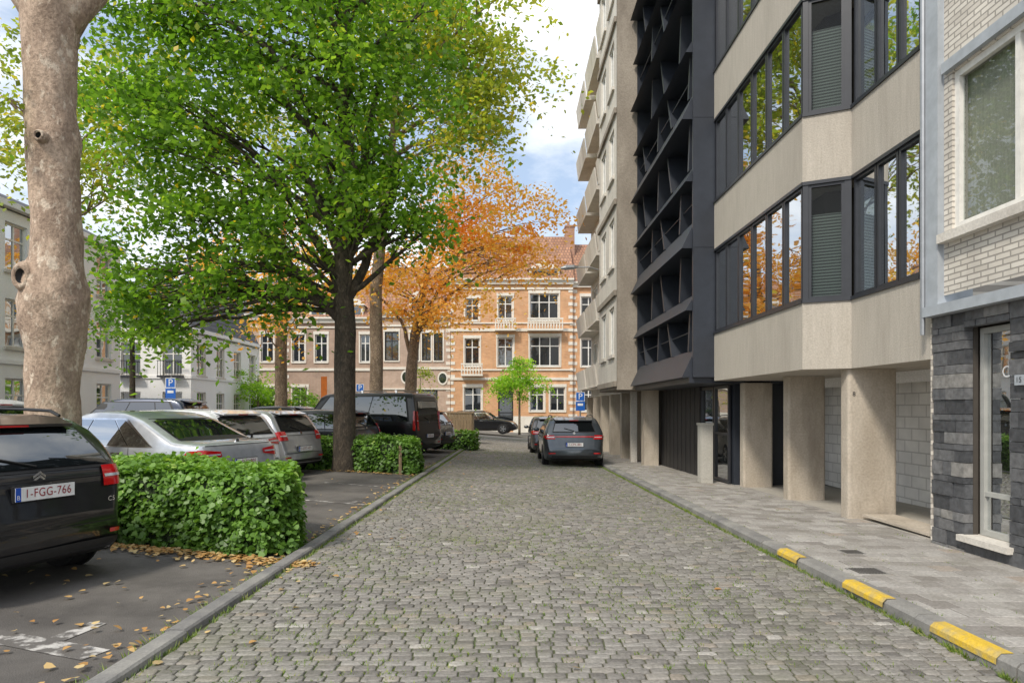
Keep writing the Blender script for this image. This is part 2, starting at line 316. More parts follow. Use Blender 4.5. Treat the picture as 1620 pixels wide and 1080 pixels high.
strip('pavement_bed',lambda y:3.1,lambda y:5.1,ys,8,.09,'bed'); strip('garage_floor',lambda y:5.125,lambda y:10,ys,12,.1,'gfloor')
mb=MB(); pm=MB(); y=-2.
for i in range(43):
    y0=y+i*1.0; y1=y0+.985; jx=R.uniform(-.006,.004)
    mb.add([(x+jx,yy,gz(3,yy)+z) for yy in (y0,y1) for x,z in ((2.99,-.05),(2.995,.085),(3.02,.112),(3.15,.115),(3.155,-.05))],[(0,5,6,1),(1,6,7,2),(2,7,8,3),(3,8,9,4),(0,1,2,3,4),(9,8,7,6,5)])
for a,b in ((1.7,2.5),(2.95,3.7),(4.15,4.8),(5.4,6.05),(7.0,7.5)):
    pm.add([(x,yy,gz(3,yy)+z) for yy in (a,b) for x,z in ((2.980,.05),(2.983,.088),(3.013,.1165),(3.09,.1182))],[(0,4,5,1),(1,5,6,2),(2,6,7,3)])
for i in range(44):
    y0=-2+i*.95; y1=y0+.93; jx=R.uniform(-.008,.008)
    mb.add([(xk(yy)+x+jx,yy,gz(xk(yy),yy)+z) for yy in (y0,y1) for x,z in ((-.15,-.05),(-.148,.05),(-.12,.062),(-.02,.06),(-.005,.045),(0,-.05))],[(0,6,7,1),(1,7,8,2),(2,8,9,3),(3,9,10,4),(4,10,11,5),(0,1,2,3,4,5),(11,10,9,8,7,6)])
struct(mb.build('kerb','kerb')); struct(pm.build('kerb_marking','yellow'))
def PQ(p,q): return (.31*p-.95*q,.95*p+.31*q)
mb=MB()
def mark(p0,q0,p1,q1,w=.1):
    a=Vector(PQ(p0,q0)); b=Vector(PQ(p1,q1)); t=(b-a).normalized(); n=Vector((-t.y,t.x))*w/2
    K=8
    for i in range(K):
        c=a+(b-a)*i/K; d=a+(b-a)*(i+1)/K; mb.quad([(v.x,v.y,gz(v.x,v.y)+.005) for v in (c-n,d-n,d+n,c+n)])
mark(9.95,5.2,9.95,7.4); mark(12.35,5.8,12.35,8); mark(9.95,6.0,10.3,6.0,.12); mark(12.35,6.3,12.7,6.3,.12); mark(3.3,3.8,3.35,4.9,.2); mark(3.42,4.3,3.8,4.35,.14); mark(17.6,7.6,17.6,9.5)
struct(mb.build('parking_marking','paint'))
# fallen leaves & joint grass
pts=[]
for _ in range(1600):
    u=R.random()
    if u<.5: x,y=PQ(5.95-abs(R.gauss(0,.14)),R.uniform(3.9,7.5))
    elif u<.6: x,y=R.uniform(-6,-2.3),R.uniform(2.6,7.0)
    elif u<.76: y=R.uniform(3,20); x=xk(y)-.2-abs(R.gauss(0,.15))
    elif u<.8: y=R.uniform(3,30); x=xk(y)+abs(R.gauss(0,.3))
    elif u<.83: x,y=R.uniform(-2,3),R.uniform(4,30)
    elif u<.9: x,y=R.uniform(-9,-2.4),R.uniform(6,25)
    else: x,y=PQ(14.7-abs(R.gauss(0,.12)),R.uniform(7,9.5))
    pts.append((x,y,gz(x,y)+R.uniform(.018,.036)))
tag(leafmesh('fallen_leaves',np.array(pts),.055,'leaf_dead',None,IVY,flat=True),'dry orange and yellow leaves scattered over the asphalt and cobbles','fallen leaves',kind='stuff')
mb=MB()
def tuft(x,y,z,h,n):
    for _ in range(n):
        a=R.uniform(0,6.28); r=R.uniform(0,.03); bx,by=x+math.cos(a)*r,y+math.sin(a)*r; hh=h*R.uniform(.5,1.2); l=R.uniform(.3,1.2)*hh; w=.005
        mb.add([(bx-w,by,z),(bx+w,by,z),(bx+math.cos(a)*l,by+math.sin(a)*l,z+hh)],[(0,1,2)],0,R.random())
for _ in range(11000):
    u=R.random()
    if u<.72:
        y=2.8+R.random()**1.3*26; x=R.uniform(xk(y)+.1,2.9)
        if math.sin(x*2.3+y*.8)+math.sin(y*1.7-x)+R.gauss(0,.9)<-.3: continue
        tuft(x,y,gz(x,y),.030,6)
    elif u<.8: y=R.uniform(3,30); x=R.choice((3.16+TS*R.randint(1,8),3.165)); tuft(x,y,gz(x,y)+.09,.03,4)
    elif u<.9: y=R.uniform(3,30); tuft(2.965,y,gz(3,y),.05,7)
    elif u<.95: y=R.uniform(3,30); tuft(xk(y)+.02,y,gz(-2,y),.045,6)
    else: y=R.uniform(3,30); tuft(xk(y)-.17,y,gz(-2,y),.06,7)
tag(mb.build('joint_grass','grass',rnd=True),'thin grass and moss growing between the cobbles and along the kerbs','grass',kind='stuff')
# ---------------------------------------------------------------- vegetation
def tubebranch(mb,p0,p1,r0,r1,sag,n=6,k=7):
    p0,p1=Vector(p0),Vector(p1); L=(p1-p0).length; pts=[]
    w=Vector((R.gauss(0,.06),R.gauss(0,.06),0))*L
    for i in range(k+1):
        t=i/k; q=p0.lerp(p1,t)+Vector((0,0,sag*L*math.sin(math.pi*t)))+w*math.sin(math.pi*t)+Vector((R.gauss(0,.012),R.gauss(0,.012),R.gauss(0,.012)))*L*(0<i<k); pts.append(q)
    mb.tube(pts,[r0+(r1-r0)*(i/k)**.8 for i in range(k+1)],n); return pts
def tree(label,x,y,trunk,crowns,bark,leaf,size,group=None,nb=16,name='street_tree',tn=14,wob=.03,cat='tree',limbs=(),r0=.11,zmin=None):
    z0=gz(x,y); t=thing(name,label,cat,(x,y,z0),group=group); mb=MB()
    P=[Vector((x+a,y+b,z)) for a,b,z,r in trunk]; rad=[q[3] for q in trunk]; PP=[];RR=[]
    for i in range(len(P)-1):
        for k in range(4): PP.append(P[i].lerp(P[i+1],k/4)); RR.append(rad[i]+(rad[i+1]-rad[i])*k/4)
    PP.append(P[-1]); RR.append(rad[-1]); mb.tube(PP,RR,tn,wob=wob)
    C=[];RN=[]; zm=P[len(P)//3].z if zmin is None else zmin
    for (cx,cy,cz,rx,ry,rz,ncl,per,cr) in crowns:
        cen=[]
        for _ in range(ncl):
            v=Vector((R.gauss(0,1),R.gauss(0,1),R.gauss(0,1))).normalized()*(R.random()**.42)
            cen.append(Vector((cx+v.x*rx,cy+v.y*ry,cz+v.z*rz)))
        for c in cen:
            m=int(per*R.uniform(.5,1.4)); d=NR.normal(size=(m,3)); d*=np.array([cr,cr,cr*.38])*R.uniform(.6,1.15)
            d[:,2]-=.32*(d[:,0]**2+d[:,1]**2)/cr; C.append(np.array(c)+d); RN.append(np.clip(NR.normal(R.uniform(.2,.75),.16,m),0,.97))
        bs=R.sample(cen,min(nb,len(cen)))
        for c in bs:
            zz=max(zm,min(P[-1].z,c.z-R.uniform(.9,2.4)*rz*.4)); 
            st=min(PP,key=lambda q:abs(q.z-zz)); pts=tubebranch(mb,st,c,r0*R.uniform(.5,1.1)*(1-.4*R.random()),min(.012,r0*.3),R.uniform(.02,.1))
            near=sorted(cen,key=lambda q:(q-c).length)[1:4]
            for q in near: tubebranch(mb,pts[R.randint(3,5)],q,min(.03,r0*.4),.006,.05,5,4)
    for a,b,ra,rb,sg in limbs: tubebranch(mb,(x+a[0],y+a[1],a[2]),(x+b[0],y+b[1],b[2]),ra,rb,sg,9,9)
    mb.build('trunk',bark,t,smooth=True)
    C=np.concatenate(C); RN=np.concatenate(RN); j=NR.random(len(RN)); RN[j>.992]=1.0 if leaf=='leaf_green' else .9
    leafmesh('crown',C,size,leaf,t,up=.4,rnd=RN); return t
tree('large green tree with dark upright trunk rising from the second hedge',-4.0,16.9,
 [(0,0,-.1,.33),(0,0,.4,.28),(.02,0,2,.26),(.03,0,3.4,.26),(-.03,0,4.6,.23),(.1,0,6.2,.19),(-.05,.1,8.2,.15),(.1,0,10.5,.11),(0,0,12.5,.05)],
 [(-5.2,16.6,9.3,4.3,3.0,4.2,105,190,.58),(-6.6,16.4,5.3,3.1,2.2,1.7,34,160,.5),(-2.9,16.6,6.9,1.7,1.8,1.9,20,150,.48),(-4.0,17.2,12.4,3.2,2.6,2.2,38,170,.6),(-8.6,16.6,8.0,1.7,2,4.0,36,170,.55),(-8.6,16.6,12,1.9,2,2.2,24,160,.6),(-8.7,16.4,4.0,1.2,1.5,1.5,14,140,.48)],
 'bark_dark','leaf_green',.16,nb=9,zmin=3.9,limbs=(((0,0,3.9),(-1.3,.2,7.8),.16,.07,.05),((0,0,4.1),(1.4,-.2,7.8),.14,.05,.05),((.02,0,3.6),(-2.4,-.3,6.9),.12,.05,.1),((0,0,5),(-.7,0,9.9),.15,.05,.02),((.1,0,5.2),(.9,.3,10.3),.14,.05,.02),((0,0,4.5),(-3.2,.2,8.6),.12,.04,.05)))
tree('tall pale trunked tree with yellowing green leaves behind the big green tree',-6.0,31.5,
 [(0,0,-.2,.38),(0,0,1,.31),(.05,0,4,.3),(.0,0,7,.28),(.3,0,10,.24),(.8,0,14,.16),(1,0,18,.06)],
 [(-3.0,30.5,18.2,5.3,3.5,4.2,80,150,.95),(-1.9,30,14.0,2.2,2.2,2.0,14,120,.7),(-9,30.5,14,4,3,5,30,120,.95)],
 'bark_mid','leaf_light',.25,nb=9,r0=.11)
tree('orange leaved autumn tree left of the cobbled street end',-5.0,35.5,
 [(0,0,-.2,.38),(0,0,1,.33),(.1,0,3.5,.3),(.3,0,5.4,.26),(.7,0,7.5,.18),(1.2,0,10,.1)],
 [(-1.2,34.2,11.4,4.0,2.2,2.9,54,120,.7),(-4.6,34.3,8.3,3.2,2.2,2.0,32,110,.7),(.0,33.8,8.6,2.4,1.5,1.3,20,100,.55),(-3.2,33.9,6.6,2.4,1.5,.9,14,90,.5)],
 'bark_mid','leaf_autumn',.2,nb=8,r0=.07,limbs=(((.2,0,4.8),(2.4,0,8.6),.14,.05,.08),((.1,0,4.2),(-1.9,0,7.6),.13,.05,.08),((.3,0,5.3),(4.4,-.5,8.6),.1,.04,.12)))
tree('thin autumn tree in front of the leftmost far brick houses',-10.2,31,
 [(0,0,-.2,.33),(0,0,1,.28),(0,0,4,.26),(.1,0,7,.2),(.1,0,10,.1)],
 [(-10.6,30.5,7.8,4.0,3,3.0,42,110,.7)],'bark_mid','leaf_autumn',.2,nb=8,r0=.07)
tree('tree with yellow green crown showing on both sides of the plane trunk',-13.3,20,
 [(0,0,0,.24),(0,0,1,.2),(0,0,5,.17),(.1,0,8,.12),(.1,0,11,.05)],
 [(-12.6,20,10.6,3.2,2.4,3.0,52,130,.62)],'bark_mid','leaf_light',.17,nb=8,r0=.06,zmin=6.5)
tree('small fresh green tree in front of the orange brick house',.95,47,
 [(0,0,-.3,.09),(0,0,1.8,.07),(0,0,3,.05),(0,0,4.3,.03)],[(.95,47,3.3,2.3,1.8,1.3,34,110,.42),(.95,47,4.6,.9,.9,.8,10,90,.35)],'bark_mid','leaf_fresh',.17,nb=8,r0=.03)
tree('slim young tree beside the pink brick house door',-6.0,48,[(0,0,-.3,.06),(0,0,1.6,.05),(0,0,4.2,.02)],[(-6,48,3,.9,.8,1.7,16,60,.35)],'bark_mid','leaf_light',.15,nb=5,r0=.02)
tree('bushy light green young tree before the ivy wall',-15.6,43,[(0,0,-.1,.1),(0,0,1.6,.08),(0,0,3.6,.03)],[(-15.6,43,2.7,1.9,1.5,1.8,30,90,.42)],'bark_mid','leaf_fresh',.16,nb=6,r0=.03)
tree('bushy darker green shrub tree right of the young light tree',-12.9,44,[(0,0,-.1,.1),(0,0,1.2,.08),(0,0,3,.03)],[(-12.9,44,1.9,1.5,1.3,1.3,22,90,.42)],'bark_mid','leaf_green',.16,nb=6,r0=.03)
tree('leafy green tree far left in front of the mansard house',-13.4,24.5,[(0,0,-.1,.13),(0,0,2.2,.1),(0,0,6,.05)],[(-13.4,24.5,5.4,1.7,1.7,1.7,18,110,.45)],'bark_dark','leaf_green',.16,nb=7,r0=.04)
# left plane tree
s=9.7/1080
def TP(px,py,w): return ((px-800)*s+6.47,0,1.55+(645-py)*s,w*s*.41)
prof=[TP(82,840,140),TP(83,800,118),TP(84,740,104),TP(84,680,94),TP(84,620,90),TP(86,560,98),TP(86,515,114),TP(86,480,122),TP(87,450,112),TP(90,410,90),TP(89,340,84),TP(85,270,86),TP(84,225,94),TP(81,180,86),TP(79,130,88),TP(79,70,92),TP(83,20,106),TP(89,-30,104)]
t=tree('thick mottled plane tree trunk with knots at the left edge',-6.47,9.7,prof,
 [(-6.5,10.4,10.8,3.8,2.8,2.0,34,100,.6),(-6.85,9.3,5.6,.18,.16,.7,12,16,.15)],'bark_plane','leaf_light',.1,nb=3,tn=44,wob=.028,zmin=4.6,r0=.02,
 limbs=(((-.05,0,7.1),(-1.1,0,9.6),.3,.16,.0),((.1,0,7.0),(1.0,.1,9.6),.3,.15,.0)))
def knot(z,px,w,h):
    mb=MB(); x=(px-800)*s; yy=9.7-.41; K=16; ring=lambda r,d:[(x+w*r*math.cos(a*6.283/K),yy+d+.12*(abs(r*w)*2)**2,z+h*r*math.sin(a*6.283/K)) for a in range(K)]
    rings=[ring(1.9,.08),ring(1.5,-.01),ring(1.1,-.03),ring(.85,.0),ring(.5,.08)]
    for r_ in rings: mb.v+=r_
    for k in range(4):
        for a in range(K): mb.f.append([k*K+a,k*K+(a+1)%K,k*K+K+(a+1)%K,k*K+K+a]); mb.m.append(1 if k>=3 else 0); mb.r.append(.5)
    mb.f.append([4*K+a for a in range(K)]); mb.m.append(1); mb.r.append(.5)
    mb.build('knot',['bark_plane','black'],t,smooth=True)
knot(1.55+(645-445)*s,64,.08,.12); knot(1.55+(645-232)*s,92,.05,.05)
# hedges
def inpoly(x,y,P):
    c=False; n=len(P)
    for i in range(n):
        (a,b),(d,e)=P[i],P[i-1]
        if (b>y)!=(e>y) and x<(d-a)*(y-b)/(e-b)+a: c=not c
    return c
def hedge(label,poly,h,nl,size,name='clipped_hedge',leaf='leaf_ivy'):
    cx=sum(p[0] for p in poly)/len(poly); cy=sum(p[1] for p in poly)/len(poly); z0=gz(cx,cy)
    t=thing(name,label,'hedge',(cx,cy,z0),group=None); mb=MB(); mb.prism([(cx+(a-cx)*.92,cy+(b-cy)*.92) for a,b in poly],z0-.03,z0+h*.88); mb.build('dark_core','hedge_in',t)  # solid dark block fills the hedge, its colour standing for inner shade
    per=[math.dist(poly[i],poly[(i+1)%len(poly)]) for i in range(len(poly))]; tot=sum(per); xs=[p[0] for p in poly]; yv=[p[1] for p in poly]
    ar=(max(xs)-min(xs))*(max(yv)-min(yv))*.8; C=[];NN=[];RN=[]
    ft=ar/(ar+tot*h)
    while len(C)<nl:
        if R.random()<ft:
            x,y=R.uniform(min(xs),max(xs)),R.uniform(min(yv),max(yv))
            if not inpoly(x,y,poly): continue
            z=h*(1+.035*math.sin(x*3.1+y)+.035*math.sin(y*4.3-x*2)+.015*math.sin(x*9+y*7))+abs(R.gauss(0,.04))-.02; n=(0,0,1)
        else:
            k=R.choices(range(len(poly)),per)[0]; a,b=poly[k],poly[(k+1)%len(poly)]; u=R.random(); dx,dy=b[0]-a[0],b[1]-a[1]; l=per[k]; n=(dy/l,-dx/l,.35)
            z=R.random()*h*1.0; bl=.045*math.sin(u*l*4+z*3)+.035*math.sin(u*l*9-z*7)+R.gauss(0,.035)-.16*max(0,(z/h-.72))*2; x=a[0]+dx*u+n[0]*bl; y=a[1]+dy*u+n[1]*bl
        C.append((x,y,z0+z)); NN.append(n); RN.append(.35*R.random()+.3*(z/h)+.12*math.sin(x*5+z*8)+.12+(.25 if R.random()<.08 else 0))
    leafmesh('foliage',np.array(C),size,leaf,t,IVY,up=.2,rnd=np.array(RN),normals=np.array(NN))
    return t
def pqpoly(L): return [PQ(*q) for q in L]
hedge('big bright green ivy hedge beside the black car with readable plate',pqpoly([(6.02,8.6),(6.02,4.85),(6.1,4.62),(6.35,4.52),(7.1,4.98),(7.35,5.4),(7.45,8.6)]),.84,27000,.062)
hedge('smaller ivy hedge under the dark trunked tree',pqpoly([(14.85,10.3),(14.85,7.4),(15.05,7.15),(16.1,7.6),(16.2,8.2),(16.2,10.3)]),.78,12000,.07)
hedge('little hedge just past the black van',pqpoly([(25.0,11),(25.0,9.5),(26.2,9.7),(26.2,11)]),.7,1500,.1)
hedge('tall ivy covered garden wall hedge at far left',[(-19.5,45.1),(-14,45.1),(-14,45.9),(-19.5,45.9)],2.0,4000,.18,'tall_hedge','leaf_green')
hedge('row of low shrubs before the pink brick houses',[(-11.5,49.5),(-6.8,49.5),(-6.8,50.6),(-11.5,50.6)],1.3,2500,.18,'shrub_row','leaf_green')
def wpost(lab,p,q,h):
    x,y=PQ(p,q); mb=MB(); z=gz(x,y); mb.box(x-.035,x+.035,y-.035,y+.035,z-.02,z+h-.03); mb.add([(x-.035,y-.035,z+h-.03),(x+.035,y-.035,z+h-.03),(x+.035,y+.035,z+h-.03),(x-.035,y+.035,z+h-.03),(x,y,z+h)],[(0,1,4),(1,2,4),(2,3,4),(3,0,4)])
    tag(mb.build('wooden_post','wood'),lab,'post')
wpost('short wooden post at the corner of the smaller hedge',14.82,7.5,.72)
# ---------------------------------------------------------------- cars
def car(name,label,loc,ang,L,W,H,prof,paint,rg,ws,side,splits,cat='car',plate='1-XXX-111',tail='wide',rails=False,group=None,belt=.92,wr=.33,wb=(.85,None),lampz=(.72,.92),pz=.78,badge=None,chrome=False,plan=.16,van=False,tum=.2,rw=.76):
    r=thing(name,label,cat,loc,ang,group,local=True)
    px=[p[0] for p in prof]; pz_=[p[1] for p in prof]
    dense=np.linspace(0,L,400); zz=np.interp(dense,px,pz_); kk=np.ones(11)/11; z2=np.convolve(np.pad(zz,5,mode='edge'),kk,'valid')
    zt=lambda x: float(np.interp(x,dense,z2))
    def hw(x,z):
        q=W/2
        if x<.55: q*=1-plan*(1-x/.55)**2.2
        if x>L-.9: q*=1-.26*(1-(L-x)/.9)**2.2
        s_=max(0,min(1,(z-belt)/(H-belt))); q*=1-(.07 if van else tum)*s_**1.25
        if z<.5: q*=1-.05*((.5-z)/.3)**1.5 if z>.2 else .95
        if z<belt: q*=1+.012*math.exp(-((z-belt+.13)/.05)**2)-.008*math.exp(-((z-.55)/.12)**2)
        return q
    zbf=lambda x:.2+(.1*(1-x/.4)**2 if x<.4 else 0)+(.08*(1-(L-x)/.4)**2 if x>L-.4 else 0)
    xs=[0,.015,.04,.07,.1,.14,.18,.23,.28,.34,.4,.5,.6]+list(np.linspace(.7,L-.7,26))+[L-.6,L-.5,L-.4,L-.3,L-.22,L-.15,L-.1,L-.05,L-.02,L]
    mb=MB(); K=15; rings=[]
    for x in xs:
        zb,z1=zbf(x),zt(x); half=[(0,zb),(hw(x,zb)*.9,zb)]; top=z1-.07
        for j in range(K): z=zb+.05+(top-zb-.05)*j/(K-1); half.append((hw(x,z),z))
        y=hw(x,top); half+=[(y*.975,z1-.035),(y*.92,z1-.012),(y*.75,z1+.002),(y*.4,z1+.012),(0,z1+.015)]
        ring=[(x,a,b) for a,b in half]+[(x,-a,b) for a,b in half[-2:0:-1]]; rings.append(ring)
    n=len(rings[0])
    for q in rings: mb.v+=q
    for i in range(len(rings)-1):
        for j in range(n): mb.f.append([i*n+j,i*n+(j+1)%n,(i+1)*n+(j+1)%n,(i+1)*n+j])
    mb.f.append(list(range(n-1,-1,-1))); mb.f.append([(len(rings)-1)*n+j for j in range(n)]); mb.m=[0]*len(mb.f); mb.r=[.5]*len(mb.f)
    body=mb.build('body',paint,r,smooth=True); bv=BVHTree.FromPolygons([Vector(v) for v in mb.v],mb.f)
    DIR={'rear':Vector((1,0,0)),'front':Vector((-1,0,0)),'left':Vector((0,-1,0)),'right':Vector((0,1,0))}
    def hit(d,a,b):
        o={'rear':Vector((-1,a,b)),'front':Vector((L+1,a,b)),'left':Vector((a,3,b)),'right':Vector((a,-3,b))}[d]
        return bv.ray_cast(o,DIR[d])
    def dec(nm,d,c,off,mat,par=body,nu=8,nv=5):
        vs=[]; last=None
        for i in range(nv+1):
            for j in range(nu+1):
                u,v=j/nu,i/nv; a=(c[0][0]*(1-u)+c[1][0]*u)*(1-v)+(c[3][0]*(1-u)+c[2][0]*u)*v; b=(c[0][1]*(1-u)+c[1][1]*u)*(1-v)+(c[3][1]*(1-u)+c[2][1]*u)*v
                h=hit(d,a,b)
                if h[0] is None: 
                    q=last if last is not None else Vector((0,0,.5))
                    q=Vector((q.x,a,b)) if d in('rear','front') else Vector((a,q.y,b))
                else: q=h[0]-DIR[d]*off+h[1]*(off*.5 if h[1].dot(DIR[d])<0 else -off*.5)
                last=q; vs.append(q)
        m=MB(); m.add(vs,[(i*(nu+1)+j,i*(nu+1)+j+1,(i+1)*(nu+1)+j+1,(i+1)*(nu+1)+j) for i in range(nv) for j in range(nu)])
        return m.build(nm,mat,par,smooth=True)
    y_=W/2
    if van: rw=.8
    dec('rear_window_surround','rear',[(y_*rw+.03,rg[0]-.03),(-y_*rw-.03,rg[0]-.03),(-y_*(rw-.1)-.03,rg[1]+.025),(y_*(rw-.1)+.03,rg[1]+.025)],.004,'black')
    dec('rear_window','rear',[(y_*rw,rg[0]),(-y_*rw,rg[0]),(-y_*(rw-.1),rg[1]),(y_*(rw-.1),rg[1])],.01,'cglass',r)
    for sg in (1,-1):
        if tail=='wide': c=[(sg*y_*.52,lampz[0]+.05),(sg*y_*.93,lampz[0]),(sg*y_*.93,lampz[1]),(sg*y_*.52,lampz[1]-.04)]
        elif tail=='tall': c=[(sg*y_*.78,lampz[0]),(sg*y_*.93,lampz[0]),(sg*y_*.9,lampz[1]),(sg*y_*.77,lampz[1])]
        else: c=[(sg*y_*.62,lampz[0]),(sg*y_*.93,lampz[0]),(sg*y_*.92,lampz[1]),(sg*y_*.66,lampz[1])]
        lm=dec('tail_light','rear',c,.012,'red',r)
        dd='left' if sg>0 else 'right'
        dec('side_lens',dd,[(.12,lampz[0]+.02),(.36,lampz[0]+.06),(.3,lampz[1]-.02),(.16,lampz[1]-.01)] if not van else [(.06,lampz[0]),(.14,lampz[0]),(.14,lampz[1]),(.06,lampz[1])],.008,'red',lm,5,3)
        m=(lampz[0]+lampz[1])/2
        dec('lamp_strip','rear',[(c[0][0]+sg*.03,m-.012),(c[1][0]-sg*.03,m-.012),(c[1][0]-sg*.03,m+.012),(c[0][0]+sg*.03,m+.012)],.017,'lampclear',lm,5,1)
        dec('reflector','rear',[(sg*y_*.62,.42),(sg*y_*.84,.42),(sg*y_*.84,.455),(sg*y_*.62,.455)],.012,'red',r,4,1)
    if tail=='bar': dec('light_bar','rear',[(y_*.62,lampz[1]-.06),(-y_*.62,lampz[1]-.06),(-y_*.62,lampz[1]-.03),(y_*.62,lampz[1]-.03)],.012,'red',r,10,1)
    dec('lower_bumper','rear',[(y_*.9,.24),(-y_*.9,.24),(-y_*.86,.38),(y_*.86,.38)],.008,'black',r,12,3)
    for a,b in (((y_*.84,.53),(-y_*.84,.53)),((y_*.8,rg[0]-.1),(-y_*.8,rg[0]-.1))):
        dec('panel_seam','rear',[(a[0],a[1]-.005),(b[0],b[1]-.005),(b[0],b[1]+.005),(a[0],a[1]+.005)],.004,'black',body,12,1)
    h=hit('rear',0,pz)[0]; hx=min(hit('rear',0,pz+.06)[0].x,hit('rear',0,pz-.06)[0].x,hit('rear',.26,pz)[0].x,h.x)-.02
    m=MB(); m.box(hx,hx+.03,-.27,.27,pz-.065,pz+.065); pl=m.build('plate_holder','black',r)
    m=MB(); m.box(hx-.006,hx-.001,-.26,.26,pz-.056,pz+.056); m.build('plate','plate',pl)
    m=MB(); m.box(hx-.008,hx-.0065,.215,.26,pz-.056,pz+.056); m.build('plate_band','plate_blue',pl)
    text('plate_text',plate,.1,'plate_red',pl,(hx-.0095,-.02,pz),(0,-.84,0),(0,0,1)); text('plate_text','B',.05,'plate',pl,(hx-.0095,.238,pz-.025),(0,-1,0),(0,0,1))
    bz=rg[0]-.05; q=hit('rear',0,bz)[0]
    if badge=='chevron':
        m=MB(); 
        for o in (0,.032):
            for sg in (1,-1): m.add([(q.x-.03,0,bz-.0+o),(q.x-.02,sg*.055,bz-.04+o),(q.x-.02,sg*.055,bz-.06+o),(q.x-.03,0,bz-.022+o)],[(0,1,2,3)])
        m.build('badge','chrome',r); z3=bz-.095; q=hit('rear',0,z3)[0]; text('lettering','CITROËN',.05,'chrome',r,(q.x-.03,0,z3),(0,-1,0),(0,0,1))
        q=hit('rear',-.62,.72)[0]; text('lettering','C5',.06,'chrome',r,(q.x-.03,-.62,.72),(0,-1,0),(0,0,1))
    else:
        m=MB(); m.tube([(q.x-.008,0,bz),(q.x-.024,0,bz)],.038,14); m.build('badge','chrome',r)
    if not badge=='sedan':
        a=hit('rear',0,rg[0]+.02)[0]; b=hit('rear',.3,rg[0]+.1)[0]; m=MB(); m.tube([a+Vector((-.03,0,0)),b+Vector((-.03,0,0))],.008,6); m.build('rear_wiper','black',r)
        a=hit('rear',0,rg[1]+.035)[0]; 
        if a is not None:
            sx=a.x; m=MB(); hh=zt(sx+.1); m.add([(sx-.1,-y_*.6,hh-.045),(sx-.1,y_*.6,hh-.045),(sx+.15,y_*.66,zt(sx+.15)+.0),(sx+.15,-y_*.66,zt(sx+.15)+.0),(sx-.1,-y_*.6,hh-.02),(sx-.1,y_*.6,hh-.02),(sx+.15,y_*.66,zt(sx+.15)+.02),(sx+.15,-y_*.66,zt(sx+.15)+.02)],[(3,2,1,0),(4,5,6,7),(0,1,5,4),(1,2,6,5),(2,3,7,6),(3,0,4,7)])
            if not van: m.build('spoiler',paint,r)
            m=MB(); m.box(sx-.105,sx-.09,-.14,.14,hh-.045,hh-.028); m.build('brake_light','red',r)
    xa,xb,xc,xd=side; zb0=belt+.02; zt0=H-.13
    for dd in ('left','right'):
        dec('window_trim',dd,[(xa-.05,zb0-.022),(xd+.06,zb0-.022),(xc+.03,zt0+.025),(xb-.03,zt0+.025)],.003,'chrome' if chrome else 'black',body,16,4)
        fr=[0]+list(splits)+[1]
        for a,b in zip(fr,fr[1:]):
            g=.014; A=xa+(xd-xa)*a+g; B=xa+(xd-xa)*b-g; C_=xb+(xc-xb)*b-g; D=xb+(xc-xb)*a+g
            dec('side_window',dd,[(A,zb0),(B,zb0),(C_,zt0),(D,zt0)],.008,'cglass',r,6,5)
        for a in splits:
            X=xa+(xd-xa)*a; dec('door_seam',dd,[(X-.005,.3),(X+.005,.3),(X+.005,zb0-.03),(X-.005,zb0-.03)],.003,'black',body,1,6)
            m=MB(); Y=hit(dd,X+.18,belt-.1)[0].y; sg=1 if dd=='left' else -1; m.box(X+.1,X+.3,min(Y,Y+sg*.03),max(Y,Y+sg*.03),belt-.11,belt-.08); m.build('door_handle',paint if not chrome else 'chrome',r)
        dec('sill_trim',dd,[(.75,.24),(L-.85,.24),(L-.85,.33),(.75,.33)],.006,'black',body,10,2)
    dec('windscreen','front',[(y_*.8,ws[0]),(-y_*.8,ws[0]),(-y_*.68,ws[1]),(y_*.68,ws[1])],.008,'cglass',r)
    for sg in (1,-1): dec('headlight','front',[(sg*y_*.55,.62),(sg*y_*.88,.66),(sg*y_*.88,.78),(sg*y_*.55,.73)],.012,'lampclear',r,5,3)
    dec('grille','front',[(y_*.45,.35),(-y_*.45,.35),(-y_*.5,.65),(y_*.5,.65)],.008,'black',r,6,4)
    for sg in (1,-1):
        m=MB(); X=xd-.12; Y=sg*(y_+.1); c=Vector((X,Y,belt+.1)); vs=[]
        for a in range(6):
            for b in range(10):
                ph=math.pi*a/5; th=2*math.pi*b/10; vs.append((c.x+.06*math.sin(ph)*math.cos(th),c.y+.11*math.cos(ph),c.z+.075*math.sin(ph)*math.sin(th)))
        m.add(vs,[(a*10+b,a*10+(b+1)%10,a*10+10+(b+1)%10,a*10+10+b) for a in range(5) for b in range(10)]); m.build('wing_mirror',paint,r,smooth=True)
    if rails:
        for sg in (1,-1):
            X0,X1=xb-.1,xc+.2; m=MB(); Y=sg*hw(1.5,H-.07)*.9; pts=[(X0,Y,zt(X0)),(X0+.12,Y,zt(X0+.12)+.04)]+[(X0+.12+(X1-X0-.24)*k/6,Y,zt(X0+.12+(X1-X0-.24)*k/6)+.045) for k in range(1,7)]+[(X1,Y,zt(X1))]; m.tube(pts,.016,6); m.build('roof_rail','chrome' if rails=='chrome' else 'black',r)
